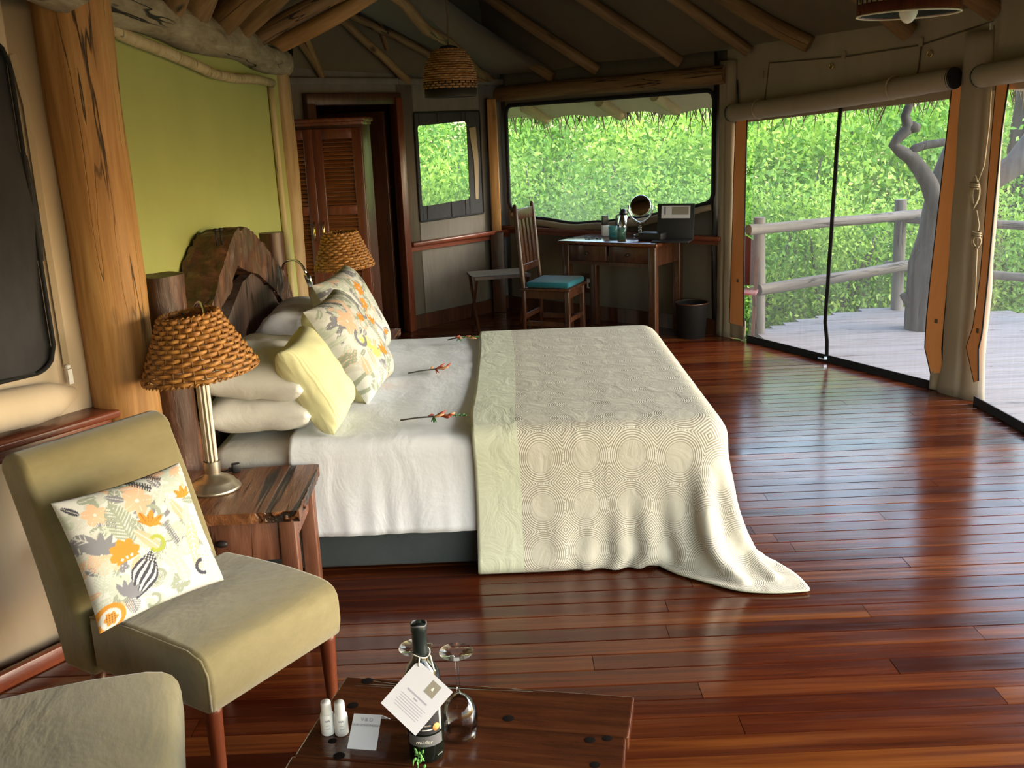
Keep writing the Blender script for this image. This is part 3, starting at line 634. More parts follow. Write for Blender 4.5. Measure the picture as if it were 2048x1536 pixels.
# ------------------------------------------------------------------ logs round the green wall
PIL = Vector((-1.36, 3.40, 0))
tag(log('log_pillar', PIL, PIL + Vector((0, .0, 2.45)), .112, .118, 'log_honey', None, 3, .02, 22, 30, .05), 'thick honey-coloured log pillar with long cracks beside the green wall', 'pillar')
lt = Vector((-1.40, 6.62, 0))
tag(log('log_post', lt, lt + Vector((0.0, -.06, 2.06)), .078, .080, 'log_tan', None, 8, .02, 16, 24, .06), 'slimmer pale log post at the far end of the green wall', 'post')
b0, b1 = atX(190, -8, -1.33), atX(568, 124, -1.36)
tag(log('log_beam', b0 + (b0 - b1) * .5, b1, .092, .088, 'log_grey', None, 12, .05, 22, 40, .12), 'rough grey log beam resting above the green wall', 'beam')
pts = [atX(x, y, -1.345) for x, y in ((198, 45), (250, 72), (300, 92), (340, 108), (390, 130), (425, 147), (470, 157), (510, 158), (544, 166))]
q0 = pts[0].copy()
tag(MB().tube([p - q0 for p in pts], [.024 + .004 * nz(k, 2, 2) for k in range(len(pts))], 12).build('edge_pole', 'log_pale', None, q0), 'thin wavy pale pole edging the top of the green wall', 'pole')
pts = [atX(x, y, -1.36) for x, y in ((541, 170), (548, 240), (556, 320), (564, 400), (575, 500), (588, 610))]; q0 = pts[-1].copy(); q0.z = .02
tag(MB().tube([p - q0 for p in pts] + [Vector((0, 0, 0))], .019, 10).build('edge_pole', 'log_pale', None, q0), 'thin upright pale pole between green wall and far log post', 'pole')

# ------------------------------------------------------------------ ceiling: canvas on rafters
ceil = sroot('ceiling', 'dark canvas ceiling on natural log rafters')
EZ = 2.10
def eave(wall, x, y): u, z = wall.uz(x, y); return wall.p(u, z, .03)
rows = []                                                              # (bottom, top) lines of the far and right slope, left to right
n_hip = (V3 - V2).cross(Vector((-1.19, 7.5, 2.566)) - (V2 + Vector((0, 0, 2.05))))
hp = V2 + Vector((0, 0, 2.06))
def hipline(bx, by, tx, ty, ext=1.0):
    b = onplane(bx, by, hp, n_hip); t_ = onplane(tx, ty, hp, n_hip); return b, b + (t_ - b) * ext
def right_line(wall, bx, by, tx, ty, k=.69, zt=3.45):
    b = eave(wall, bx, by); t_ = onplane(tx, ty, b, Vector((k, 0, 1))); d = t_ - b
    return b, b + d * ((zt - b.z) / d.z)
HIP = [hipline(588, 150, 585, 60, 1.3), hipline(644, 156, 612, 60, 1.3), hipline(810, 163, 672, 32, 1.25), hipline(972, 166, 690, 26, 1.2)]
RGT = [right_line(WB, 985, 163, 797, 0), right_line(WB, 1112, 154, 862, 0), right_line(WB, 1202, 138, 991, 0), right_line(WB, 1363, 127, 1179, 0), right_line(WAB, 1503, 104, 1349, 0), right_line(WAB, 1627, 90, 1463, 0),
       right_line(WAB, 1830, 62, 1660, -60), right_line(WAB, 2003, 22, 1850, -75)]
rad = [.0, .028, .034, .034, .036, .045, .046, .048, .044, .058, .058, .062]
for i, (b, t_) in enumerate(HIP[1:]): log('rafter', b, t_, rad[i + 1], rad[i + 1] * .85, 'log_rafter', ceil, 20 + i, .035, 10, 16, .08)
for i, (b, t_) in enumerate(RGT): log('rafter', b, t_, rad[i + 4], rad[i + 4] * .9, 'log_rafter', ceil, 30 + i, .04, 12, 22, .08)
log('rafter', onplane(775, 112, hp, n_hip) + Vector((0, 0, .05)), onplane(742, -10, hp, n_hip) + Vector((0, 0, .05)), .02, .02, 'log_rafter', ceil, 55, .02, 8, 8)
log('rafter', onplane(640, 150, hp, n_hip) + Vector((0, 0, .02)), onplane(585, 70, hp, n_hip) + Vector((0, 0, .02)), .026, .024, 'log_rafter', ceil, 56, .02, 8, 8)
lines = HIP + RGT
# further rafters towards and behind the photographer, spaced along the right eave
for y in (5.0, 4.2, 3.4, 2.4, 1.4, .4, -.6):
    b = Vector((xe(y) - .03, y, 2.16)); t_ = b + Vector((-1.9, 0, 1.31)); lines.append((b, t_))
    if y > 2: log('rafter', b, t_, .06, .055, 'log_rafter', ceil, int(70 + y * 3), .04, 10, 14)
mb = MB()
for (b0_, t0_), (b1_, t1_) in zip(lines[:-1], lines[1:]):
    up = Vector((0, 0, .055))
    q = [b0_ + up, b1_ + up, t1_ + up, t0_ + up]
    mb.grid(lambda i, j: (q[0] * (1 - i) + q[1] * i) * (1 - j) + (q[3] * (1 - i) + q[2] * i) * j + Vector((0, 0, .03 * math.sin(PI * i) * math.sin(PI * j))), 6, 8)
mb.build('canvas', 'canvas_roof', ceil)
# left slope: poles rising from the beam
LZ = b1.z + .06; lp = Vector((-1.33, 5, LZ)); ln_ = Vector((-.5, 0, 1))
for i, (bx, by, tx, ty, r) in enumerate(((330, 15, 342, -30, .075), (377, 40, 402, -4, .085), (418, 60, 478, 5, .07), (462, 70, 534, 4, .075), (502, 82, 665, -3, .05), (550, 96, 716, 1, .052))):
    b = onplane(bx, by, lp, ln_); t_ = onplane(tx, ty, lp, ln_); d = (t_ - b); d = d * (2.6 / d.x) if d.x > .05 else d
    log('rafter', b - d * .04, b + d * (1 if i in (0, 1, 2, 5) else .35), r, r * .8, 'log_honey' if i == 5 else 'log_rafter', ceil, 90 + i, .05, 14, 24, .12)
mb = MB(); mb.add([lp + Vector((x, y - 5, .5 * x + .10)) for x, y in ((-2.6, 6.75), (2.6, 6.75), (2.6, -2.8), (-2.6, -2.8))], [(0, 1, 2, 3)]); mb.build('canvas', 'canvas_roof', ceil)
# eave log over the wide window, canvas-wrapped plates elsewhere
e0, e1 = WB.p(-.05, 1.955, .045), WB.p(WB.L + .02, 1.985, .045)
tag(log('eave_beam', e0, e1, .065, .068, 'log_rafter', None, 44, .012, 16, 24, .05), 'brown log beam along the top of the wide window', 'beam')
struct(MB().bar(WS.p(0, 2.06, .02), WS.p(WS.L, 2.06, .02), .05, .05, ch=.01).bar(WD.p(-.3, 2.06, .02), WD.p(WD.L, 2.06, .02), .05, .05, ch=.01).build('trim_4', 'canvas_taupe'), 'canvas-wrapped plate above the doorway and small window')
# outer thatch roof with its overhang
mb = MB(); apex = Vector((.2, 4.2, 5.6)); out = []
ring = [Vector((-3.9, -2.4, 0)), Vector((-3.9, 7.4, 0)), Vector((-2.6, 9.2, 0)), Vector((-1.2, 9.7, 0)), V2 + Vector((.02, .75, 0)), VA + Vector((.50, .50, 0)), VB + Vector((.72, .25, 0)), VC + Vector((.75, 0, 0)), VD + Vector((.75, -.1, 0)), VE + Vector((.7, -.6, 0)), Vector((0, -3.6, 0)), Vector((-3, -3.2, 0))]
ez = [1.9, 1.9, 1.95, 1.9, 1.80, 1.80, 1.84, 1.9, 2.1, 2.1, 2.1, 2.0]
R_ = [p + Vector((0, 0, z + .10)) for p, z in zip(ring, ez)]; n = len(R_)
inner = [p + (apex - p) * .5 + Vector((0, 0, .35)) for p in R_]
mb.add(R_ + inner + [apex], [(i, (i + 1) % n, n + (i + 1) % n, n + i) for i in range(n)] + [(n + i, n + (i + 1) % n, 2 * n) for i in range(n)])
o = mb.build('roof', 'thatch'); struct(o, 'thatched roof over the tent'); md = o.modifiers.new('t', 'SOLIDIFY'); md.thickness = .10; md.offset = 1
# canvas soffits seen through the openings
def soffit(name, wall, pa, pb, z0, z1, lab):
    mb = MB(); n = 26
    mb.grid(lambda i, j: (wall.p(wall.L * i, 0, 0) * (1 - j) + (pa * (1 - i) + pb * i) * j) + Vector((0, 0, z0 * (1 - j) + (z1 + .02 * math.sin(i * 26) * j + .015 * nz(i * 8, 1, 1)) * j)), n, 4)
    return struct(mb.build(name, 'canvas_out'), lab)
soffit('trim_5', WB, V2 + Vector((.02, .72, 0)), VA + Vector((.48, .48, 0)), 2.03, 1.735, 'pale canvas under the eaves outside the wide window')
soffit('trim_6', WAB, VA + Vector((.48, .48, 0)), VB + Vector((.70, .25, 0)), 2.06, 1.76, 'pale canvas under the eaves outside the deck door')
for i, (x, y) in enumerate(((1062, 226), (1212, 216), (1322, 205))):
    c = atY(x, y, (9.6, 9.05, 8.62)[i]); d = Vector((.62, .66, -.34)); log('rafter_end', c - d * .10 + Vector((0, 0, .02)), c + d * .25 + Vector((0, 0, .02)), .05, .05, 'log_pale', bpy.data.objects['roof'], 120 + i, .01, 12, 6)
mb = MB(); random.seed(9)
for pa, pb, z, nn in ((V2 + Vector((.02, .74, 0)), VA + Vector((.49, .49, 0)), 1.75, 260), (VA + Vector((.49, .49, 0)), VB + Vector((.72, .25, 0)), 1.775, 240)):
    for i in range(nn):
        k = random.random(); p = pa.lerp(pb, k) + Vector((random.uniform(-.03, .03), random.uniform(-.03, .03), z + random.uniform(-.02, .03)))
        L = random.choice((.05, .07, .10, .12, .20)) * random.uniform(.6, 1.2); dx = Vector((random.uniform(-.5, .5) * L, random.uniform(-.2, .5) * L, -L))
        mb.tube([p, p + dx * .55, p + dx + Vector((random.uniform(-.01, .01), 0, 0))], [.0045, .0038, .0016], 4, False)
fr = mb.build('thatch_fringe', 'thatch', bpy.data.objects['roof']); fr['kind'] = 'stuff'

# ------------------------------------------------------------------ outside: ground, railing, tree, shrubs
mb = MB(); mb.grid(lambda i, j: (-14 + 40 * i, -10 + 40 * j, -1.0 + .10 * nz(i * 9, j * 9, 1) + max(0, (-10 + 40 * j - 12)) * .04 + max(0, (-14 + 40 * i) - 7) * -.35), 40, 40)
struct(mb.build('ground', 'soil'), 'green hillside outside the tent')
rl = thing('deck_railing', 'weathered round-pole railing along the edge of the deck', 'railing', (2.03, 7.96, -.03))
def L_(v): return Vector(v) - Vector((2.03, 7.96, -.03))
log('post', L_((2.03, 7.96, -.5)), L_((2.01, 7.96, .90)), .048, .046, 'log_weather', rl, 201, .01)
log('post', L_((3.44, 8.72, -.5)), L_((3.42, 8.72, .93)), .053, .05, 'log_weather', rl, 202, .01)
log('rail', L_((1.90, 7.86, .82)), L_((3.62, 8.72, .80)), .042, .040, 'log_weather', rl, 203, .015, bend=(.0, .0))
log('rail', L_((2.0, 7.90, .335)), L_((3.78, 8.66, .40)), .045, .042, 'log_weather', rl, 204, .015)
log('rail', L_((3.34, 8.78, .76)), L_((4.9, 7.7, .70)), .036, .036, 'log_weather', rl, 205, .015)
log('rail', L_((3.32, 8.76, .36)), L_((4.9, 7.7, .26)), .036, .036, 'log_weather', rl, 206, .015)
# tree by the deck
tb = Vector((3.34, 7.84, -.6)); tr = thing('deck_tree', 'bare grey tree trunk with crooked branch growing beside the deck', 'tree', tb)
def TP(x, y, Y=7.85): return atY(x, y, Y) - tb
trunk = [Vector((0, 0, 0)), TP(1843, 665), TP(1844, 600), TP(1856, 530), TP(1872, 470), TP(1876, 420), TP(1888, 370), TP(1915, 310), TP(1950, 250), TP(1985, 170), TP(2010, 40)]
MB().tube(trunk, [.17, .135, .125, .15, .135, .115, .115, .12, .115, .11, .10], 14).build('trunk', 'bark_wood', tr)
MB().tube([TP(x, y, 7.75) for x, y in ((1885, 425), (1868, 395), (1857, 365), (1840, 338), (1822, 315), (1800, 302), (1787, 290), (1797, 275), (1812, 262), (1816, 250), (1810, 232), (1818, 212), (1826, 196), (1832, 160))], [.085, .072, .066, .062, .055, .045, .04, .042, .045, .042, .034, .03, .028, .024], 12).build('branch', 'bark_wood', tr)
MB().tube([TP(x, y, 7.75) for x, y in ((1812, 258), (1826, 254), (1838, 256))], [.04, .045, .03], 10).build('stub', 'bark_wood', tr)
MB().tube([TP(x, y, 7.75) for x, y in ((1815, 312), (1830, 297), (1852, 290), (1880, 286), (1920, 280))], [.035, .034, .032, .03, .026], 10).build('branch', 'bark_wood', tr)
MB().tube([TP(x, y, 7.85) for x, y in ((1838, 618), (1818, 606), (1806, 588))], [.06, .04, .03], 10).build('stub', 'bark_wood', tr)
MB().tube([TP(x, y, 8.3) for x, y in ((1870, 470), (1950, 380), (2030, 330), (2090, 250))], [.08, .10, .10, .09], 10).build('branch', 'bark_wood', tr)
tb2 = atZ(2040, 640, -.6); tb2.z = -.6
t2_ = thing('leaning_tree', 'dark grey tree trunk seen through the second netted door', 'tree', tb2)
MB().tube([Vector((0, 0, 0))] + [atY(x, y, tb2.y) - tb2 for x, y in ((2032, 560), (2012, 470), (2022, 400), (2040, 330), (2060, 200), (2080, 60))], [.22, .22, .20, .17, .15, .14, .13], 12).build('trunk', 'bark_wood', t2_)
MB().tube([atY(x, y, tb2.y) - tb2 for x, y in ((2020, 420), (2055, 300), (2090, 240))], [.12, .10, .08], 10).build('branch', 'bark_wood', t2_)

def leaf_mesh(name, n, R, seed, lw=(.035, .075), hull=.55):
    rs = np.random.RandomState(seed); nc = 70
    cl = rs.normal(size=(nc, 3)); cl /= np.linalg.norm(cl, axis=1)[:, None]; cl *= (hull + (1 - hull) * rs.rand(nc, 1)) ; ctone = rs.rand(nc)
    idx = rs.randint(0, nc, n); p = cl[idx] + rs.normal(size=(n, 3)) * .15
    p *= np.array(R)
    L = rs.uniform(lw[0], lw[1], n); a = rs.normal(size=(n, 3)); a[:, 2] += .3; a /= np.linalg.norm(a, axis=1)[:, None]
    b = np.cross(a, rs.normal(size=(n, 3))); b /= np.linalg.norm(b, axis=1)[:, None]
    nn = np.cross(a, b)
    v = np.stack([p, p + a * (L * .5)[:, None] + b * (L * .26)[:, None] + nn * (L * .06)[:, None], p + a * L[:, None], p + a * (L * .5)[:, None] - b * (L * .26)[:, None] + nn * (L * .06)[:, None]], 1).reshape(-1, 3)
    me = bpy.data.meshes.new(name); me.from_pydata(v.tolist(), [], [(4 * i, 4 * i + 1, 4 * i + 2, 4 * i + 3) for i in range(n)])
    at = me.attributes.new('leaf', 'FLOAT', 'POINT'); tone = np.clip(ctone[idx] * .7 + rs.rand(n) * .3, 0, 1); at.data.foreach_set('value', np.repeat(tone, 4).astype(np.float32))
    me.materials.append(M('leaf')); return me
FOL = [leaf_mesh('foliage', 9000, (1.15, 1.0, 1.0), k) for k in range(5)]
random.seed(21)
def shrub(x, y, z, sc, label, group):
    r = thing('bush', label, 'bush', (x, y, z), random.uniform(0, 6.28), group)
    o = bpy.data.objects.new('foliage', random.choice(FOL)); COL.objects.link(o); o.parent = r; o.location = (0, 0, 1.0 * sc); o.scale = (sc, sc, sc * random.uniform(.9, 1.15))
    mb = MB()
    for k in range(5):
        a = random.uniform(0, 6.28); q = Vector((math.cos(a) * .5 * sc, math.sin(a) * .5 * sc, 1.5 * sc)); mb.tube([(0, 0, -.2), q * .5 + Vector((random.uniform(-.1, .1), 0, 0)), q], [.03, .02, .01], 6)
    mb.build('stems', 'twig', r); return r
for x, y, z, sc in ((-1.6, 11.4, -.6, 1.0), (-.4, 11.2, -.7, 1.0), (.7, 10.9, -.8, .95), (1.6, 10.7, -.8, 1.0), (2.5, 10.4, -.9, .95), (3.4, 10.2, -1.0, 1.0), (4.4, 9.9, -1.0, 1.0), (5.3, 9.6, -1.1, 1.0)):
    shrub(x, y, z, sc, 'light green leafy bush close outside the far windows and deck', 'bushes close behind the tent')
for x, y, z, sc in ((-2.6, 12.8, -.85, 1.35), (-1.0, 13.2, -.9, 1.4), (.5, 12.8, -.9, 1.4), (1.9, 12.5, -.9, 1.4), (3.3, 12.2, -.9, 1.4), (4.8, 11.7, -.95, 1.4), (6.2, 11.2, -1.0, 1.4), (7.4, 10.4, -1.0, 1.3)):
    shrub(x, y, z, sc, 'tall green leafy bush in the thicket further behind', 'taller bushes further behind')
for x, y, z, sc in ((6.9, 8.0, -1.0, 1.25), (8.2, 7.0, -1.1, 1.3), (8.6, 9.0, -1.0, 1.4)):  # bushes added to block sky light and low sun from the back corner
    shrub(x, y, z, sc, 'leafy green bush added right of the deck to shade the back corner', 'bushes added right of the deck for shade')
for k in range(9):
    shrub(-3.5 + 1.7 * k, 15.2 - .012 * (k - 2) ** 2 * 10, -1.15, 1.8, 'large leafy green bush at the back of the thicket', 'large bushes at the back')
# folding chair on the deck
dc = thing('deck_chair', 'maroon canvas folding chair on the deck behind the left flap', 'chair', (1.90, 7.98, -.03), math.radians(-20))
MB().grid(lambda i, j: (-.10 + .22 * i, .02 + .05 * math.sin(PI * i), .38 + .42 * j * (1 - .25 * i * i * j)), 10, 10).build('backrest', 'maroon_cloth', dc)
MB().box((0, -.12, .36), (.24, .26, .02), None, .006).build('seat', 'maroon_cloth', dc)
for sx in (-.1, .1):
    MB().bar((sx, -.24, 0), (sx, .04, .75), .025, .025, (1, 0, 0)).build('leg', 'wood_dark', dc); MB().bar((sx, .02, 0), (sx, -.22, .36), .025, .025, (1, 0, 0)).build('leg', 'wood_dark', dc)

# ------------------------------------------------------------------ bed
BX0, BX1, BY0, BY1, BZ = -1.18, .80, 3.60, 5.48, .54
bed = thing('bed', 'low double bed with white mattress on a dark slate upholstered base', 'bed', (-.19, 4.54, 0))
MB().box((-.02, 0, .135), (1.90, 1.80, .23), None, .012).build('base', 'bed_base', bed)
for sx in (-.85, .8):
    for sy in (-.8, .8): MB().lathe([(.03, 0), (.035, .03)], 10, (sx, sy, 0)).build('foot', 'black_plastic', bed)
MB().box((0, 0, .385), (1.96, 1.84, .285), None, .06).build('mattress', 'linen_cream', bed)
# white sheet
rs = np.random.RandomState(3)
def sheet_pt(i, j):
    x = -.855 + 1.63 * i; s_ = j * 2.56                                  # runs from the far hang over the top to the near hang
    hang, R = .31, .05; yf, yn = BY1 + .008, BY0 - .008; flat = (yf - yn) - 2 * R; q = R * PI / 2
    s0 = 2.56 - (flat + 2 * q + hang) - .0
    d = s_ - s0
    if d < 0: y, z, k = yf + .004, BZ - R + d, 0
    elif d < q: a = d / R; y, z, k = yf - R + R * math.cos(a), BZ - R + R * math.sin(a), 0
    elif d < q + flat: y, z, k = yf - R - (d - q), BZ, 0
    elif d < 2 * q + flat: a = (d - q - flat) / R; y, z, k = yn + R - R * math.sin(a), BZ - R + R * math.cos(a), .1
    else: h = d - 2 * q - flat; y, z, k = yn, BZ - R - h, h / hang
    if 0 < d < 2 * q + flat: z += .012 + .018 * math.sin(PI * min(max((d - q) / flat, 0), 1)) + .004 * nz(x * 3, y * 3, 2) + .003 * nz(x * 9, y * 7, 5)
    rip = .012 * nz(x * 9, z * .8, 3) + .008 * nz(x * 21, z * 1.5, 8)
    y -= k * (.014 + rip) if y < 4.5 else 0
    if k > .9: z += .006 * nz(x * 6, 1, 1)
    x += .05 * k * (1 - i) * (1 if i < .05 else 0) * 0
    return (x + .19 + (.045 * k if i < .02 else 0), y - 4.54, z)
o = MB().grid(sheet_pt, 150, 110).build('white_sheet', 'linen_white', None, (-.19, 4.54, 0)); tag(o, 'white top sheet hanging over the near side of the bed', 'sheet')
md = o.modifiers.new('t', 'SOLIDIFY'); md.thickness = .004; md.offset = 1

# bedspread: a small cloth simulation over the bed
def drape():
    h = .026; ul, wl_ = 1.36, 2.84; nu, nw = int(ul / h) + 1, int(wl_ / h) + 1
    U, Wd = np.meshgrid(np.arange(nu) * h, np.arange(nw) * h, indexing='ij')
    P = np.zeros((nu, nw, 3)); P[..., 0] = -.176 + U; P[..., 1] = BY0 - .478 + Wd + .075 * np.clip((U - .2) / .6, 0, 1) * (1 - np.clip(Wd / .6, 0, 1)); P[..., 2] = BZ + .05
    rs = np.random.RandomState(5)
    P[..., 2] += .01 * rs.rand(nu, nw); V = np.zeros_like(P)
    bx0, bx1, by0, by1, bz = -2.0, BX1 + .012, BY0 - .026, BY1 + .02, BZ + .038; R = .07
    def collide(P, Q):
        x, y, z = P[..., 0], P[..., 1], P[..., 2]
        cx = np.clip(x, bx0 + R, bx1 - R); cy = np.clip(y, by0 + R, by1 - R); cz = np.minimum(z, bz - R)
        D = np.stack([x - cx, y - cy, z - cz], -1); d = np.linalg.norm(D, axis=-1); ins = d < R
        bad = ins & (d < 1e-6)
        D[bad] = (0, 0, 1); d[bad] = 1
        N = D / np.maximum(d, 1e-9)[..., None]
        P[ins] = (np.stack([cx, cy, cz], -1) + N * R)[ins]
        P[ins] += (Q[ins] - P[ins]) * (.75 * (N[ins][:, 2:3] > .5)) * np.array([1, 1, 0])
        fl_ = z < .008; P[fl_, 2] = .008; P[fl_, :2] += (Q[fl_, :2] - P[fl_, :2]) * .8
        return P
    cons = []
    def add(di, dj, k, st=1):
        L = h * math.hypot(di, dj)
        for par in (0, 1):
            a = np.arange(nu)[:, None] + 0 * np.arange(nw)[None]; b = np.arange(nw)[None] + 0 * np.arange(nu)[:, None]
            key = (a // max(abs(di), 1) if di else b // max(abs(dj), 1)) % 2 == par
            i2, j2 = a + di, b + dj; ok = key & (i2 >= 0) & (i2 < nu) & (j2 >= 0) & (j2 < nw)
            cons.append((a[ok] * nw + b[ok], i2[ok] * nw + j2[ok], L, k))
    add(1, 0, .5); add(0, 1, .5); add(1, 1, .3); add(1, -1, .3); add(2, 0, .05); add(0, 2, .05)
    dt = 1 / 50.
    for step in range(130):
        Q = P.copy(); V[..., 2] -= 9.8 * dt; V *= .97; P = P + V * dt
        F = P.reshape(-1, 3)
        for it in range(9):
            for a, b, L, k in cons:
                d = F[b] - F[a]; l = np.sqrt((d * d).sum(1)); c = d * ((l - L) / l * k)[:, None]
                F[a] += c; F[b] -= c
            P = collide(F.reshape(nu, nw, 3), Q); F = P.reshape(-1, 3)
        V = (P - Q) / dt; sp = np.linalg.norm(V, axis=-1, keepdims=True); V *= np.minimum(1, 2.0 / np.maximum(sp, 1e-9))
    return P, U, Wd
P, U, Wd = drape()
nu, nw = U.shape
me = bpy.data.meshes.new('bedspread'); base = Vector((.4, 4.54, 0))
vs = P.reshape(-1, 3) - np.array(base); fs = [(i * nw + j, (i + 1) * nw + j, (i + 1) * nw + j + 1, i * nw + j + 1) for i in range(nu - 1) for j in range(nw - 1)]
me.from_pydata(vs.tolist(), [], fs); uv = me.uv_layers.new(name='UVMap'); uu, ww = U.reshape(-1), Wd.reshape(-1)
li = np.empty(len(me.loops), dtype=np.int64); me.loops.foreach_get('vertex_index', li); uv.data.foreach_set('uv', np.stack([uu[li], ww[li]], 1).astype(np.float32).ravel())
me.materials.append(M('bedspread')); me.materials.append(M('sage_cloth')); me.polygons.foreach_set('use_smooth', [True] * len(fs)); me.update()
o = bpy.data.objects.new('bedspread', me); COL.objects.link(o); o.location = base
md = o.modifiers.new('sub', 'SUBSURF'); md.levels = 1; md.render_levels = 1
md = o.modifiers.new('t', 'SOLIDIFY'); md.thickness = .006; md.offset = 1; md.material_offset = 1; md.material_offset_rim = 1
tag(o, 'beige bedspread with woven ring pattern and pale sage border over the bed foot', 'bedspread')

# ------------------------------------------------------------------ cushion prints
C_ = dict(w=(.58, .58, .57), or_=(.58, .25, .04), pe=(.62, .41, .28), gg=(.29, .32, .26), pg=(.45, .49, .43), ch=(.06, .06, .08), gr=(.20, .20, .23), ol=(.34, .38, .07), lg=(.50, .50, .47), yl=(.58, .57, .18))
def paint_motifs(U, V, motifs):
    col = np.empty(U.shape + (3,)); col[:] = C_['w']
    for kind, cx, cy, sz, ang, c in motifs:
        dx, dy = U - cx, V - cy; ca, sa = math.cos(ang), math.sin(ang); x = (dx * ca + dy * sa) / sz; y = (-dx * sa + dy * ca) / sz; r = np.hypot(x, y); th = np.arctan2(y, x)
        def put(mk, cc): col[mk] = C_[cc] if isinstance(cc, str) else cc
        if kind == 'leaf':
            w = .36 * np.sqrt(np.clip(1 - x * x, 0, 1)) * (1 - .35 * x); mk = (np.abs(x) < 1) & (np.abs(y) < w); put(mk, c); put(mk & (np.abs(y) < .035), 'w')
        elif kind == 'vein':
            w = .42 * np.sqrt(np.clip(1 - x * x, 0, 1)) * (1 - .3 * x); mk = (np.abs(x) < 1) & (np.abs(y) < w); put(mk, c); put(mk & ((np.abs(y) < .04) | ((np.abs(((x + np.abs(y) * .8) * 3.2) % 1 - .5) < .11) & (np.abs(y) < w * .8))), 'w')
        elif kind == 'palm':
            w = .62 * np.clip(1 - ((x + .0) / 1.0) ** 2, 0, 1) ** .6; mk = (np.abs(x) < 1) & (np.abs(y) < w) & (((x - np.abs(y) * .75) * 5.5 % 1) < .62); put(mk, c); put((np.abs(y) < .045) & (x > -1.25) & (x < .95), c)
        elif kind == 'flower':
            mk = r < .62 + .36 * np.abs(np.cos(2.5 * th)); put(mk, c); put(mk & (np.abs(np.sin(2.5 * th)) < .05) & (r > .25), 'w'); put(r < .13, 'w')
        elif kind == 'tulip':
            mk = (r < .8 + .18 * np.cos(9 * th)) & (np.abs(th) < 1.25) & (x > -.1); put(mk, c); put(mk & (np.abs(((th * 2.2) % 1) - .5) < .07) & (r > .3), (.32, .13, .03))
        elif kind == 'lotus':
            mk = (r < .72 + .24 * np.abs(np.cos(4 * th))) & (y > -.45); put(mk, c); put((np.hypot(((x * 3.2 + .5) % 1 - .5) / 3.2, (y + .25)) < .09) & (np.abs(x) < .55), 'w')
        elif kind == 'pod':
            w = .55 * (1 - np.abs(x) ** 1.6); mk = (np.abs(x) < 1) & (np.abs(y) < w); put(mk, c); yy = y / np.maximum(w, .02); st = mk & (np.abs(((yy * 2.0 + .5 * np.sin(x * 2)) % 1) - .5) < .24) & (np.abs(x + .12) < .66) & (np.abs(yy) < .85); put(st, 'w')
            put(mk & (x > .55) & (np.hypot((x * 9) % 1 - .5, (y * 9) % 1 - .5) < .3), 'w')
        elif kind == 'ring':
            put(r < 1, c); put(r < .68, 'w'); put((r < .42 + .06 * np.cos(6 * th)), c); put((r < .36) & (np.hypot((x * 6) % 1 - .5, (y * 6) % 1 - .5) < .22), 'ch')
        elif kind == 'hook':
            put((np.abs(r - .75) < .2) & ~((th > -.4) & (th < .9)), c)
        elif kind == 'comb':
            mk = (np.abs(x) < 1) & (np.abs(y) < .26) & ((x * 6 + y * 1.5) % 1 < .55); put(mk, c); put((np.abs(x) < 1) & (np.abs(y) < .06), c)
        elif kind == 'dots':
            put((r < 1) & (np.hypot((x * 3.5) % 1 - .5, (y * 3.5) % 1 - .5) < .22), c)
        elif kind == 'fan':
            for k in range(5):
                a = (k - 2) * .5; xx = x * math.cos(a) + y * math.sin(a); yy = -x * math.sin(a) + y * math.cos(a); put((xx > .05) & (xx < 1) & (np.abs(yy) < .17 * np.sin(np.clip(xx, 0, 1) * PI) ** .7), c)
    return col
def filler(seed, n=70):
    rs = random.Random(seed); ks = ['leaf', 'vein', 'palm', 'flower', 'fan', 'dots', 'leaf', 'hook']; cs = ['pg', 'gg', 'lg', 'pe', 'pg', 'gr', 'lg', 'pg', 'gg']
    return [(rs.choice(ks), rs.random(), rs.random(), rs.uniform(.05, .10), rs.uniform(0, 6.28), rs.choice(cs)) for _ in range(n)]
MAIN = [('flower', .19, .82, .095, .3, 'pe'), ('palm', .34, .70, .17, 1.75, 'gg'), ('flower', .52, .83, .12, 1.0, 'pe'), ('comb', .58, .955, .11, -.75, 'ch'), ('comb', .70, .975, .08, -.6, 'ch'), ('vein', .70, .80, .085, 1.0, 'pg'), ('tulip', .53, .60, .14, 1.1, 'or_'), ('fan', .13, .52, .17, 1.3, 'gr'), ('lotus', .29, .47, .125, .15, 'or_'),
        ('leaf', .48, .52, .12, 2.2, 'pe'), ('hook', .54, .46, .075, 2.6, 'ol'), ('comb', .68, .50, .10, 1.75, 'gr'), ('vein', .84, .42, .13, 1.35, 'pe'), ('tulip', .90, .72, .11, 1.6, 'or_'), ('leaf', .80, .66, .10, 1.9, 'pe'), ('leaf', .86, .60, .09, 1.1, 'pg'), ('flower', .86, .92, .09, .5, 'pg'), ('fan', .90, .98, .08, -1.2, 'pe'),
        ('palm', .10, .36, .11, 1.2, 'pg'), ('pod', .38, .27, .19, .95, 'ch'), ('leaf', .55, .17, .09, .9, 'lg'), ('fan', .20, .16, .13, .9, 'gr'), ('ring', .075, .065, .105, 0, 'or_'), ('hook', .83, .16, .07, .4, 'ch'), ('vein', .66, .20, .11, 1.7, 'pg'), ('vein', .90, .14, .10, 1.2, 'pg'), ('leaf', .64, .34, .08, 2.5, 'lg'), ('dots', .94, .30, .05, 0, 'gr'), ('leaf', .20, .95, .07, .1, 'gg'), ('leaf', .06, .90, .06, 2.3, 'ch'), ('leaf', .37, .90, .07, 2.6, 'gr')]
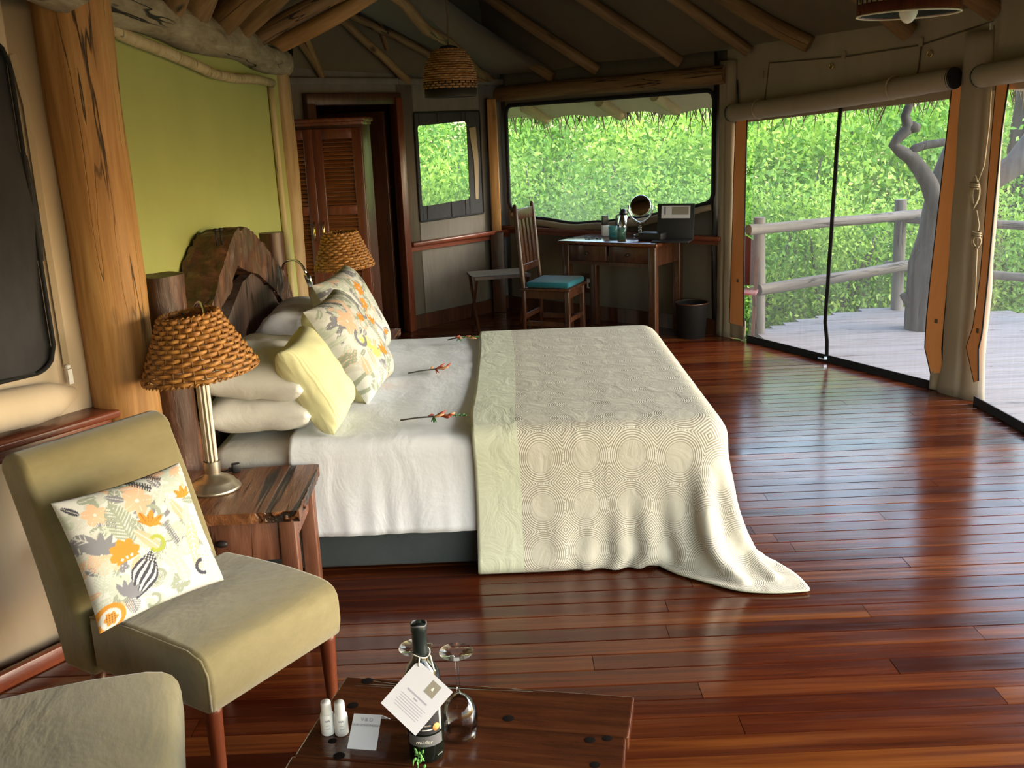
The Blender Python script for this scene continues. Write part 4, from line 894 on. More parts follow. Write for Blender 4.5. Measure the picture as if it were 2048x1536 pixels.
MAIN2 = [('flower', .25, .72, .15, .3, 'pe'), ('vein', .45, .80, .13, 1.1, 'pe'), ('tulip', .60, .62, .12, 1.3, 'or_'), ('fan', .30, .40, .15, .8, 'yl'), ('fan', .42, .26, .14, 1.4, 'yl'), ('tulip', .62, .22, .15, 1.3, 'or_'), ('hook', .28, .52, .10, .5, 'gr'), ('comb', .80, .80, .13, 1.9, 'gr'), ('palm', .80, .45, .16, 1.9, 'gg'), ('comb', .35, .95, .12, 2.4, 'ch'), ('leaf', .62, .92, .10, 2.0, 'gg'), ('pod', .75, .25, .10, 1.2, 'gr'), ('dots', .30, .12, .08, 0, 'ch'), ('leaf', .10, .3, .1, 1.4, 'pe'), ('vein', .85, .12, .11, 1.5, 'pg')]
MAIN3 = [('flower', .55, .75, .10, .2, 'or_'), ('flower', .45, .58, .09, .7, 'or_'), ('tulip', .38, .35, .12, 1.0, 'or_'), ('comb', .2, .55, .14, 2.1, 'ch'), ('comb', .35, .68, .12, 1.9, 'gr'), ('comb', .52, .28, .09, 2.2, 'gr'), ('flower', .25, .28, .11, .4, 'pe'), ('hook', .42, .12, .09, .4, 'ch'), ('tulip', .66, .14, .09, 1.2, 'or_'), ('palm', .78, .6, .16, 1.7, 'pg'), ('leaf', .7, .4, .1, 1.8, 'gr'), ('vein', .2, .85, .1, .5, 'pg')]
def pillow_pt(u, v, w, h, t, sg, pinch=.055):
    a, b = 2 * u - 1, 2 * v - 1
    x = a * w / 2 * (1 - pinch * (1 - b * b)); y = b * h / 2 * (1 - pinch * (1 - a * a))
    e = max((1 - a ** 4) * (1 - b ** 4), 0) ** .45
    z = sg * (t / 2) * e + .006 * nz(a * 2.5, b * 2.5, w * 9 + sg) * e
    return (x, y, z)
def pillow(name, w, h, t, mat, R, loc, label, cat, group=None, motifs=None, n=26, back=None, wr=0.0, seed=0):
    me = bpy.data.meshes.new(name); vs = []; fs = []; mi = []; cols = None
    nf = 170 if motifs else n
    for sg, k in ((1, nf), (-1, n)):
        b = len(vs); vs += [pillow_pt(i / k, j / k, w, h, t, sg) for i in range(k + 1) for j in range(k + 1)]
        f = [(b + i * (k + 1) + j, b + (i + 1) * (k + 1) + j, b + (i + 1) * (k + 1) + j + 1, b + i * (k + 1) + j + 1) for i in range(k) for j in range(k)]
        fs += f if sg > 0 else [q[::-1] for q in f]; mi += [0 if sg > 0 else 1] * len(f)
    if wr:
        vs = [(x, y, z + wr * nz(x * 9 + seed, y * 14, z * 3) * min(1, 8 * max(0, 1 - max(abs(2 * x / w), abs(2 * y / h))))) for x, y, z in vs]
    me.from_pydata(vs, [], fs); me.materials.append(M(mat)); me.materials.append(M(back or mat)); me.polygons.foreach_set('material_index', mi); me.polygons.foreach_set('use_smooth', [True] * len(fs))
    if motifs:
        Ug, Vg = np.meshgrid(np.arange(nf + 1) / nf, np.arange(nf + 1) / nf, indexing='ij'); c = paint_motifs(Ug, Vg, motifs).reshape(-1, 3)
        full = np.ones((len(vs), 4), dtype=np.float32); full[:, :3] = .5; full[:len(c), :3] = c
        at = me.attributes.new('print', 'FLOAT_COLOR', 'POINT'); at.data.foreach_set('color', full.ravel())
    bm = bmesh.new(); bm.from_mesh(me); bmesh.ops.remove_doubles(bm, verts=bm.verts[:], dist=.0004); bm.to_mesh(me); bm.free(); me.update()
    o = bpy.data.objects.new(name, me); COL.objects.link(o); o.matrix_world = Matrix.Translation(loc) @ R.to_4x4()
    tag(o, label, cat, group); return o
def frame(nrm, upish):
    z = Vector(nrm).normalized(); y = Vector(upish); y = (y - z * y.dot(z)).normalized(); x = y.cross(z); return Matrix((x, y, z)).transposed()

FL = frame((0, 0, 1), (1, 0, 0))
def lying(loc, yaw, tilt=0): return Matrix.Rotation(yaw, 3, 'Z') @ Matrix.Rotation(tilt, 3, 'Y')
pg = 'white pillows at the head of the bed'
pillow('pillow', .42, .72, .17, 'linen_cream', lying(0, .03, .0), (-.985, 3.98, .64), 'white pillow lying flat at the near side, bottom of its stack', 'pillow', pg, wr=.012, seed=1)
pillow('pillow', .42, .74, .17, 'linen_cream', lying(0, -.02, .10), (-.985, 3.99, .765), 'white pillow on top of the near stack behind the yellow cushion', 'pillow', pg, wr=.014, seed=2)
pillow('pillow', .42, .72, .17, 'linen_white', lying(0, -.03, .0), (-.985, 4.95, .64), 'white pillow at the far side under another, behind the print cushions', 'pillow', pg, wr=.012, seed=3)
pillow('pillow', .42, .74, .17, 'linen_white', lying(0, .04, .14), (-.985, 4.92, .77), 'white pillow on top of the far stack below the headboard arch', 'pillow', pg, wr=.014, seed=4)
cg = 'cushions propped on the bed'
def propped(px, py, w, h, t_, up, side, mat, label, motifs=None, **k):
    up = Vector(up).normalized(); sd = Vector(side); sd = (sd - up * sd.dot(up)).normalized(); nn = sd.cross(up) * 1.0
    nn = nn if nn.x > 0 else -nn; xa = up.cross(nn); B = atZ(px, py, .572)
    return pillow('cushion', w, h, t_, mat, Matrix((xa, up, nn)).transposed(), B + sd * (w / 2) + up * (h / 2) - nn * .02, label, 'cushion', cg, motifs, **k)
propped(676, 866, .35, .38, .17, (-.46, -.06, .88), (.10, 1, 0), 'cushion_yellow', 'small pale yellow ribbed cushion leaning on the near pillows', n=40, wr=.01)
propped(742, 806, .44, .47, .20, (-.50, .02, .86), (.16, 1, 0), 'print_cloth', 'leaf-print cushion with yellow sprigs standing behind the yellow cushion', filler(3, 150) + MAIN2, back='cushion_back')
propped(728, 742, .46, .47, .20, (-.42, .02, .90), (.22, 1, 0), 'print_cloth', 'leaf-print cushion with orange flowers, farthest of the cushions on the bed', filler(7, 150) + MAIN3, back='cushion_back')

# flower sprigs on the sheet
def sprig(px, py, L, seed, label, col, green):
    c = atZ(px, py, .585); rs = random.Random(seed); r = thing('flower_sprig', label, 'flower', c, rs.uniform(-.1, .15), 'flower sprigs laid on the sheet')
    MB().tube([(-L, -.01, .004), (-L * .5, .004, .008), (0, 0, .012), (L * .35, .006, .012)], .0032, 6).build('stem', 'stem_brown', r)
    for k in range(9):
        a = rs.uniform(-.9, .9); x0 = rs.uniform(-.03, .06); l = rs.uniform(.02, .05); q = Vector((math.cos(a), math.sin(a), rs.uniform(0, .4))) * l
        p = Vector((x0, rs.uniform(-.008, .008), .012)); MB().tube([p, p + q * .6, p + q], [.003, .006, .002], 6).build('petal', col if k % 3 else 'petal_peach', r)
    if green:
        for k in range(10):
            x = L * .3 + k * .009; MB().tube([(x, 0, .014), (x + .008, .010 * (-1) ** k, .016)], [.004, .002], 5).build('leaflet', 'stem_green', r)
    for k in range(4):
        q = Vector((rs.uniform(-.02, .02), -.02 - .03 * rs.random(), .004)); MB().tube([(0, 0, .01), q], [.004, .002], 5).build('leaflet', 'stem_green' if seed != 2 else 'petal_red', r)
    return r
sprig(918, 680, .06, 1, 'dried flower sprig at the far edge of the sheet', 'petal_red', True)
sprig(872, 743, .13, 2, 'dried red flower sprig in the middle of the white sheet', 'petal_red', False)
sprig(868, 839, .13, 3, 'red flower sprig with green tip nearest on the white sheet', 'petal_red', True)

# ------------------------------------------------------------------ headboard
hb = thing('headboard', 'rustic driftwood headboard with arched timber and two posts', 'headboard', (-1.24, 4.5, 0))
def H_(v): return Vector(v) - Vector((-1.24, 4.5, 0))
log('post', H_((-1.245, 3.63, 0)), H_((-1.245, 3.60, 1.205)), .078, .074, 'driftwood', hb, 301, .03, 24, 50, .22)
log('post', H_((-1.255, 5.42, 0)), H_((-1.265, 5.44, 1.17)), .070, .066, 'wood_dark', hb, 302, .01, 16, 16, .05)
def timber(px, x0, x1, name, mat, amp=.012, seed=0):
    "squared timber cut to an outline in the headboard plane, faces roughened"
    pts = [(atX(a, b, x1).y - 4.5, atX(a, b, x1).z) for a, b in px]; bm = bmesh.new()
    lo = [bm.verts.new((x0 + 1.24, y, z)) for y, z in pts]; hi = [bm.verts.new((x1 + 1.24, y, z)) for y, z in pts]; n = len(pts)
    bm.faces.new(lo[::-1]); bm.faces.new(hi)
    for i in range(n): bm.faces.new((lo[i], lo[(i + 1) % n], hi[(i + 1) % n], hi[i]))
    bmesh.ops.triangulate(bm, faces=bm.faces[:]); bmesh.ops.subdivide_edges(bm, edges=bm.edges[:], cuts=5, use_grid_fill=True); bmesh.ops.recalc_face_normals(bm, faces=bm.faces[:]); bm.normal_update()
    for v in bm.verts:
        c = v.co; v.co = c + v.normal * (amp * (nz(c.x * 14 + seed, c.y * 9, c.z * 6) + .7 * nz(c.x * 30, c.y * 34, c.z * 12 + seed)) + amp * .8 * max(0, nz(c.x * 7, c.y * 30 + seed, c.z * 5)))
    me = bpy.data.meshes.new(name); bm.to_mesh(me); bm.free(); me.materials.append(M(mat)); o = bpy.data.objects.new(name, me); COL.objects.link(o); o.parent = hb; return o
timber([(404, 700), (419, 629), (434, 574), (449, 522), (463, 478), (470, 464), (486, 470), (485, 503), (467, 555), (456, 593), (445, 629), (432, 700)], -1.365, -1.195, 'arch_timber', 'driftwood', .014, 2)
timber([(468, 470), (474, 458), (481, 464), (488, 455), (498, 459), (512, 470), (528, 490), (543, 514), (568, 549), (584, 585), (596, 640), (583, 632), (553, 582), (518, 549), (494, 541), (474, 530), (482, 505)], -1.34, -1.20, 'arch_timber', 'driftwood', .014, 9)
for x, y in ((431, 462), (441, 461)):
    p = H_(atX(x, y, -1.20)); MB().tube([p + Vector((0, 0, -.06)), p], .005, 6).lathe([(.0, 0), (.014, .0), (.012, .008), (0, .012)], 10, p).build('bolt', 'iron', hb)
pan = [atX(x, y, -1.25) for x, y in ((412, 760), (425, 690), (448, 625), (472, 565), (492, 545), (512, 552), (540, 590), (566, 635), (592, 690), (600, 760))]
pan = [pan[0] + Vector((0, 0, -.4))] + pan + [pan[-1] + Vector((0, 0, -.35))]
MB().poly([(p.y - 4.5, p.z) for p in pan], -.03, .02, 'X').build('center_panel', 'driftwood_panel', hb)
# reading lights
def reading_light(base, pts, label):
    r = thing('reading_light', label, 'lamp', base); q = [Vector(p) - base for p in pts]
    MB().lathe([(.0, -.012), (.022, -.012), (.022, 0), (.008, .006), (0, .006)], 12).build('mount', 'chrome', r)
    sm = []
    for i in range(len(q) - 1):
        for k in range(4):
            p0, p1, p2, p3 = q[max(i - 1, 0)], q[i], q[i + 1], q[min(i + 2, len(q) - 1)]; t_ = k / 4
            sm.append(.5 * ((2 * p1) + (p2 - p0) * t_ + (2 * p0 - 5 * p1 + 4 * p2 - p3) * t_ ** 2 + (3 * p1 - p0 - 3 * p2 + p3) * t_ ** 3))
    sm.append(q[-1]); MB().tube(sm, .0065, 8).build('gooseneck', 'chrome', r)
    d = (q[-1] - q[-2]).normalized(); MB().tube([q[-1] - d * .01, q[-1] + d * .015, q[-1] + d * .065], [.012, .016, .017], 12).build('lamp_head', 'chrome', r); return r
pp = [atX(x, y, X) for x, y, X in ((568, 548, -1.22), (566, 532, -1.20), (574, 522, -1.16), (592, 521, -1.10), (606, 534, -1.06), (613, 550, -1.045))]
reading_light(pp[0], pp, 'chrome gooseneck reading light on the far side of the headboard')
pp = [atX(x, y, X) for x, y, X in ((386, 690, -1.15), (386, 640, -1.13), (391, 612, -1.10), (400, 606, -1.07), (408, 622, -1.04), (413, 650, -1.02))]
reading_light(pp[0], pp, 'chrome reading light peeking over the near woven lampshade')

# ------------------------------------------------------------------ nightstands and table lamps
def nightstand(name, loc, rz, label, w=.54, d=.47, h=.48):
    r = thing(name, label, 'nightstand', loc, rz, 'nightstands beside the bed'); random.seed(int(loc[1] * 10))
    mb = MB(); n = 26; th = .038                                      # one thick worn slab with a chewed edge
    def rim(k):
        q = 4 * k; s_ = int(q) % 4; f = q - int(q); a = [(-w / 2, -d / 2), (w / 2, -d / 2), (w / 2, d / 2), (-w / 2, d / 2)]; p, q2_ = a[s_], a[(s_ + 1) % 4]
        x, y = p[0] + (q2_[0] - p[0]) * f, p[1] + (q2_[1] - p[1]) * f; e = .008 * nz(x * 40, y * 40, 5) + .006 * nz(x * 90, y * 90, 1) * (1 if s_ == 1 else .3)
        return x * (1 + e * 3), y * (1 + e * 3)
    ring = [rim(k / 80) for k in range(80)]; mb.poly(ring, h - th, h); mb.build('tabletop', 'sleeper_top', r)
    for sx in (-1, 1):
        for sy in (-1, 1): MB().box((sx * (w / 2 - .05), sy * (d / 2 - .05), (h - th) / 2), (.058, .058, h - th), None, .006).build('leg', 'sleeper_leg', r)
    MB().box((0, -d / 2 + .04, h - th - .075), (w - .16, .022, .14), None, .004).build('drawer_front', 'sleeper_leg', r)
    MB().ell((0, -d / 2 + .02, h - th - .075), (.022, .012, .012)).build('drawer_knob', 'iron', r)
    MB().box((0, d / 2 - .045, h - th - .06), (w - .16, .02, .11)).build('apron', 'sleeper_leg', r)
    for sx in (-1, 1): MB().box((sx * (w / 2 - .05), 0, h - th - .055), (.022, d - .16, .11)).build('apron', 'sleeper_leg', r)
    return r
nightstand('nightstand', (-.995, 3.315, 0), math.radians(2), 'weathered railway-sleeper nightstand with pitted red top on the near side of the bed')
nightstand('nightstand', (-.93, 5.93, 0), math.radians(-2), 'nightstand mostly hidden behind the print cushions on the far side of the bed', .48, .44)
def woven(rt, rb, z0, z1, rows, stakes, sr, wr, curve=0):
    mw = MB(); ms = MB()
    prof = lambda k: (rb + (rt - rb) * (k ** (1 + curve)), z0 + (z1 - z0) * k)
    ns = stakes * 4
    for row in range(rows):
        k = (row + .5) / rows; r_, z = prof(k)
        pts = []
        for i in range(ns + 1):
            a = 2 * PI * i / ns; off = wr * 1.15 * math.cos(PI * i / 4 + PI * (row % 2)); rr_ = r_ + off + .002 * nz(a * 5, row * 3.3, 1); pts.append((rr_ * math.cos(a), rr_ * math.sin(a), z + .0022 * nz(a * 4, row * 7.1, 4)))
        vsn = len(mw.v); mw.tube(pts, wr * 1.05, 6, False, True, 1.0); 
        h_ = (z1 - z0) / rows * .55
        for q in range(vsn, len(mw.v)):
            v = mw.v[q]; mw.v[q] = (v[0], v[1], z + (v[2] - z) * (h_ / (wr * 1.05)))
    for i in range(stakes):
        a = 2 * PI * (i + .0) / stakes
        ms.tube([(prof(k)[0] * math.cos(a), prof(k)[0] * math.sin(a), prof(k)[1]) for k in rng(0, 1, 6)], sr, 5, False)
    return mw, ms
def rimring(r_, z, w, turns=60):
    mb = MB(); mb.tube([((r_ + w * .6 * math.cos(q * turns)) * math.cos(q), (r_ + w * .6 * math.cos(q * turns)) * math.sin(q), z + w * .6 * math.sin(q * turns)) for q in rng(0, 2 * PI, turns * 6)], w * .55, 5, False); return mb
def table_lamp(loc, label, tilt, sz=1.0, rs=.192):
    r = thing('table_lamp', label, 'lamp', loc, 0, 'woven table lamps')
    MB().lathe([(.0, 0), (.088, 0), (.092, .006), (.088, .014), (.075, .022), (.072, .032), (.058, .042), (.040, .05), (.026, .058), (.026, .07), (.0, .07)], 36).build('base', 'champagne', r)
    MB().lathe([(.026, .06), (.028, .075), (.028, .105)], 24, caps=False).build('collar', 'champagne', r)
    mb = MB(); n = 48; vs = []
    for z in (.06, .43):
        for j in range(n): q = 2 * PI * j / n; rr_ = .0215 + .0028 * math.cos(10 * q); vs.append((rr_ * math.cos(q), rr_ * math.sin(q), z))
    mb.add(vs, [(j, (j + 1) % n, n + (j + 1) % n, n + j) for j in range(n)], True); st = mb.build('stem', 'champagne', r)
    MB().lathe([(.012, .43), (.02, .44), (.02, .49), (.015, .50), (.0, .50)], 16).build('socket', 'champagne', r)
    MB().ell((0, 0, .535), (.028, .028, .04)).build('bulb', 'bulb', r)
    sh = bpy.data.objects.new('lampshade', None); mw, ms = woven(.095, rs, 0, .205, 14, 32, .0032, .0046)
    s0 = mw.build('lampshade', 'wicker', r, (0, 0, .425), fix=False); s0.rotation_euler = tilt
    ms.build('stakes', 'wicker_dark', s0); rimring(rs, 0, .006, 60).build('rim', 'wicker', s0); rimring(.095, .205, .005, 34).build('rim', 'wicker', s0)
    for a in (0, 2 * PI / 3, 4 * PI / 3): MB().tube([(0, 0, .17), (.093 * math.cos(a), .093 * math.sin(a), .195)], .003, 5).build('spider_arm', 'iron', s0)
    return r
LB = atZ(430, 978, .48)
table_lamp((LB.x, LB.y, .48), 'woven wicker table lamp with champagne stem on the near nightstand', (.03, -.10, 0))
table_lamp((-.965, 5.93, .48), 'woven wicker table lamp behind the print cushions on the far side', (.02, -.05, 0), rs=.175)
pb_ = atZ(473, 945, .48); mb = MB().box((0, 0, .018), (.03, .022, .036), .4, .004).box((-.02, .0, .012), (.014, .016, .012)); mb.tube([(.0, 0, .02), (-.04, -.01, .008), (-.09, 0, .006), (-.10, .10, .005)], .003, 6)
tag(mb.build('black_plug', 'black_plastic', None, (pb_.x, pb_.y, .481)), 'small black plug with cable on the near nightstand beside the lamp', 'plug')

# ------------------------------------------------------------------ slipper chairs
def slipper(loc, rz, label):
    r = thing('slipper_chair', label, 'chair', loc, rz, 'olive slipper chairs'); w, d = .50, .475
    def body(name, prof, ww):
        o = MB().poly(prof, -ww / 2, ww / 2, 'X', True).build(name, 'chair_suede', r); md = o.modifiers.new('bv', 'BEVEL'); md.width = .022; md.segments = 4; md.limit_method = 'ANGLE'; md.angle_limit = math.radians(50); md.harden_normals = True; return o
    f = -d / 2
    st = body('seat', [(d / 2, .255), (f + .02, .252), (f + .004, .262), (f - .004, .30), (f - .004, .36), (f, .385), (f + .012, .405), (f + .034, .419), (f + .07, .427), (-.05, .434), (.08, .432), (d / 2, .424)], w)
    MB().tube([(-w / 2 + .006, d / 2 - .01, .418), (-w / 2 + .006, .05, .427), (-w / 2 + .006, f + .07, .421), (-w / 2 + .006, f + .02, .405), (-w / 2 + .006, f + .002, .37), (-w / 2 + .006, f + .002, .27)], .0035, 6).build('seam', 'chair_suede', st)
    fr_ = [(d / 2 + .0 + .19 * h ** 1.3, .23 + .60 * h) for h in rng(0, .95, 9)]; tk = .125
    bk_ = [(y + tk + .02 * (1 - k / 9), z) for k, (y, z) in enumerate(fr_)]; c0 = ((fr_[-1][0] + bk_[-1][0]) / 2, fr_[-1][1]); R_t = (bk_[-1][0] - fr_[-1][0]) / 2
    arc_ = [(c0[0] - R_t * math.cos(q), c0[1] + R_t * .85 * math.sin(q)) for q in rng(0, PI, 10)][1:-1]
    body('backrest', fr_ + arc_ + bk_[::-1], w * 1.01)
    for sx in (-1, 1):
        MB().lathe([(.013, 0), (.016, .02), (.024, .245), (.026, .27)], 14, (sx * (w / 2 - .035), -d / 2 + .035, 0)).build('leg', 'wood_mahogany', r)
        MB().tube([(sx * (w / 2 - .035), d / 2 + .06, 0), (sx * (w / 2 - .035), d / 2 + .03, .29)], [.014, .024], 12).build('leg', 'wood_mahogany', r)
    return r
slipper((-.859, 2.589, 0), math.radians(57), 'olive suede slipper chair holding a leaf-print cushion')
kc = atZ(354, 1338, .41); kc = kc - Vector((.951, .309, 0)) * .2375 - Vector((-.309, .951, 0)) * .25
slipper((kc.x, kc.y, 0), math.radians(108), 'olive suede slipper chair in the bottom left corner, mostly out of frame')
bl_, br_ = atZ(199, 1268, .45), atZ(442, 1162, .45)
xa = (br_ - bl_).normalized(); nn_ = xa.cross(Vector((0, 0, 1))).normalized(); nn_ = nn_ if nn_.y < 0 else -nn_
ya = (Vector((0, 0, 1)) * .90 - nn_ * .42).normalized(); za = xa.cross(ya)
wc = (br_ - bl_).length * 1.02
pillow('cushion', wc, .36, .10, 'print_cloth', Matrix((xa, ya, za)).transposed(), (bl_ + br_) / 2 + ya * .18 + za * .01, 'leaf-print cushion with orange and charcoal motifs on the olive chair', 'cushion', None, filler(11, 130) + MAIN, back='cushion_back')

# ------------------------------------------------------------------ coffee table and what stands on it
TZ = .42; trz = math.radians(-11.4)
ct = thing('coffee_table', 'low dark hardwood coffee table with knotty plank top', 'table', (-.152, 1.775, 0), trz)
random.seed(5); bw = .157
for k in range(4):
    y0 = .31 - bw * k; a = [(-.343 + random.uniform(-.004, .004), y0 - bw + .001), (.343 + random.uniform(-.004, .004), y0 - bw + .001), (.343 + random.uniform(-.004, .004), y0 - .001), (-.343 + random.uniform(-.004, .004), y0 - .001)]
    o = MB().poly(a, TZ - .036, TZ).build('plank', 'table_plank', ct); md = o.modifiers.new('bv', 'BEVEL'); md.width = .004; md.segments = 2
for sx in (-1, 1):
    for sy in (-1, 1): MB().box((sx * .29, sy * .26, (TZ - .036) / 2), (.07, .07, TZ - .036), None, .005).build('leg', 'wood_dark', ct)
    MB().box((sx * .29, 0, TZ - .08), (.025, .46, .085)).build('apron', 'wood_dark', ct)
for sy in (-1, 1): MB().box((0, sy * .26, TZ - .08), (.52, .025, .085)).build('apron', 'wood_dark', ct)
kn = MB()
for x, y, w_ in ((735, 1362, 26), (706, 1411, 24), (1017, 1437, 24), (1215, 1477, 20), (1180, 1480, 22), (678, 1512, 24), (1190, 1530, 20), (665, 1482, 18)):
    c = Matrix.Rotation(-trz, 3, 'Z') @ (atZ(x, y, TZ) - Vector((-.152, 1.775, 0))); rr_ = w_ / 2000 * 2.1 / 2
    kn.lathe([(rr_, .0006), (rr_ * .6, -.0005 + .0016), (0, .0004 + .0008)], 14, (c.x, c.y, TZ), caps=False)
kn.build('knots', 'knot', ct)['kind'] = 'stuff'

def text(body, size, mat, parent, Mx, name='lettering', ext=.0001):
    cu = bpy.data.curves.new(name, 'FONT'); cu.body = body; cu.size = size; cu.align_x = 'CENTER'; cu.align_y = 'CENTER'; cu.extrude = ext
    tmp = bpy.data.objects.new(name, cu); COL.objects.link(tmp); dg = bpy.context.evaluated_depsgraph_get(); me = bpy.data.meshes.new_from_object(tmp.evaluated_get(dg)); bpy.data.objects.remove(tmp); bpy.data.curves.remove(cu)
    me.materials.clear(); me.materials.append(M(mat)); o = bpy.data.objects.new(name, me); COL.objects.link(o); o.parent = parent; o.matrix_local = Mx; return o
BT = Vector((-.207, 1.825, TZ)); bt = thing('wine_bottle', 'dark wine bottle with black label and hanging gift tag', 'bottle', BT)
MB().lathe([(.0, .006), (.028, .0), (.036, .003), (.0375, .012), (.0375, .175), (.036, .19), (.0285, .207), (.0185, .221), (.0150, .234), (.0140, .29), (.0, .29)], 40).build('glass_body', 'glass_bottle', bt)
MB().lathe([(.0158, .232), (.0152, .25), (.0150, .282), (.0166, .285), (.0166, .297), (.0155, .300), (.0, .300)], 28, caps=False).build('foil_capsule', 'foil', bt)
MB().tube([(.0150 * math.cos(a), .0150 * math.sin(a), .299 + .0015 * math.sin(3 * a)) for a in rng(0, 2 * PI, 24)], .0022, 5, False).build('torn_foil', 'label_grey', bt)
CA = math.atan2(-BT.y, -BT.x)                                           # towards the photographer
def arc(name, r_, z0, z1, a0, a1, mat, parent=bt, n=24):
    return MB().grid(lambda i, j: (r_ * math.cos(CA + a0 + (a1 - a0) * i), r_ * math.sin(CA + a0 + (a1 - a0) * i), z0 + (z1 - z0) * j), n, 2).build(name, mat, parent, fix=False)
arc('label', .0381, .070, .175, -1.1, .85, 'label_black'); arc('label_edge', .0382, .072, .173, .85, 1.0, 'cream_edge'); arc('label_band', .0381, .042, .066, -1.1, 1.0, 'label_grey')
def on_bottle(a, z, r_=.0386): q = CA + a; R = Matrix((Vector((-math.sin(q), math.cos(q), 0)), Vector((0, 0, 1)), Vector((math.cos(q), math.sin(q), 0)))).transposed().to_4x4(); R.translation = Vector((r_ * math.cos(q), r_ * math.sin(q), z)); return R
text('mulder', .012, 'label_white', bt, on_bottle(-.1, .054, .0392)); text('MMXII', .005, 'label_white', bt, on_bottle(.1, .090, .0388)); text('L O V E', .004, 'label_white', bt, on_bottle(.75, .018, .0386))
arc('label_rule', .0383, .079, .0815, -.2, .4, 'label_white')
for dz, da in ((.108, .12), (.112, .28), (.140, .38)): MB().ell(on_bottle(da, dz).translation, (.005, .0012, .0022), rot=Matrix.Rotation(CA + da + PI / 2, 3, 'Z')).build('emblem', 'label_white', bt)
sl = on_bottle(.58, .084); o = MB().lathe([(.0085, 0), (.0085, .0006), (0, .0006)], 20).build('seal', 'seal_orange', bt); o.matrix_local = sl
# gift tag hanging from the neck, cord round it
td = ray(835, 1395).normalized(); tc = EYEP + td * ((BT + Vector((0, 0, .14)) - EYEP).dot(td) - .062)
def tagp(x, y): d = ray(x, y); return EYEP + d * ((tc - EYEP).dot(td) / d.dot(td))
T, Rr, Bm, Lf = [tagp(*q) for q in ((832, 1316), (902, 1381), (833, 1477), (768, 1408))]
nrm = -td; gt = thing('gift_tag', 'white square gift tag hanging on the wine bottle neck', 'tag', Bm)
ex = (Rr - T).normalized(); ey = (nrm.cross(ex)).normalized(); cc = (T + Rr + Bm + Lf) / 4; sw = ((Rr - T).length + (Bm - Lf).length) / 2; sh_ = ((T - Lf).length + (Rr - Bm).length) / 2
ey = (T - Lf).normalized(); ey = (ey - ex * ey.dot(ex)).normalized(); ez_ = ex.cross(ey); RM = Matrix((ex, ey, ez_)).transposed().to_4x4(); RM.translation = cc - Bm
def flat(name, pts, z, mat, th=.0004, parent=gt): o = MB().poly(pts, z, z + th).build(name, mat, parent); o.matrix_local = RM; return o
flat('card', [(-sw / 2, -sh_ / 2), (sw / 2, -sh_ / 2), (sw / 2, sh_ / 2), (-sw / 2 + .008, sh_ / 2), (-sw / 2, sh_ / 2 - .008)], -.0004, 'paper', .0006)
flat('logo', [(sw * .02, sh_ * .16), (sw * .26, sh_ * .16), (sw * .26, sh_ * .42), (sw * .02, sh_ * .42)], .0003, 'tag_logo', .0002)
flat('logo_mark', [(sw * .11, sh_ * .26), (sw * .17, sh_ * .26), (sw * .15, sh_ * .33), (sw * .13, sh_ * .33)], .0006, 'label_white', .0002)
MB().lathe([(.0016, 0), (.0016, .0003), (0, .0003)], 10, (-sw / 2 + .008, sh_ / 2 - .008, .0003)).build('eyelet', 'label_black', gt).matrix_local = RM
flat('title_line', [(-sw * .28, .000), (sw * .26, .000), (sw * .26, sh_ * .028), (-sw * .28, sh_ * .028)], .0003, 'ink_grey', .0002)
flat('title_line', [(-sw * .05, -sh_ * .06), (sw * .06, -sh_ * .06), (sw * .06, -sh_ * .035), (-sw * .05, -sh_ * .035)], .0003, 'ink_grey', .0002)
for k in range(6): flat('text_line', [(-sw * (.34 - .02 * (k % 3)), -sh_ * (.11 + .045 * k)), (sw * (.34 - .03 * (k % 2)), -sh_ * (.11 + .045 * k)), (sw * (.34 - .03 * (k % 2)), -sh_ * (.10 + .045 * k)), (-sw * (.34 - .02 * (k % 3)), -sh_ * (.10 + .045 * k))], .0003, 'ink_grey', .0001)
nk = BT + Vector((0, 0, .235)); hole = cc + ex * (-sw / 2 + .008) + ey * (sh_ / 2 - .008)
pts = [nk + Vector((.019 * math.cos(a), .019 * math.sin(a), .004 * math.sin(2 * a))) for a in rng(-PI / 2, 1.5 * PI, 20)] + [hole]
MB().tube([p - Bm for p in pts], .0016, 5).tube([nk + Vector((.02, -.012, 0)) - Bm, nk + Vector((.026, -.014, -.03)) - Bm, nk + Vector((.034, -.006, -.055)) - Bm], .002, 5).build('cord', 'label_white', gt)
def wine_glass(x, y, label):
    c = atZ(x, y, TZ); r = thing('wine_glass', label, 'glass', (c.x, c.y, TZ), 0, 'upturned wine glasses')
    out = [(.0330, 0.), (.0375, .028), (.0385, .045), (.036, .065), (.028, .083), (.014, .096), (.0048, .104), (.0036, .12), (.0036, .175), (.006, .188), (.016, .1935), (.035, .1965), (.0365, .1985), (.0355, .200), (.0, .2005)]
    inn = [(.0322, .0003), (.0367, .028), (.0377, .045), (.0352, .0645), (.0272, .082), (.013, .0945), (.004, .100), (.0, .1005)]
    MB().lathe(inn[::-1] + out, 40, caps=False).build('glass_body', 'glass', r); return r
wine_glass(922, 1470, 'upturned stemmed wine glass right of the bottle'); wine_glass(843, 1460, 'upturned stemmed wine glass partly hidden behind bottle and tag')
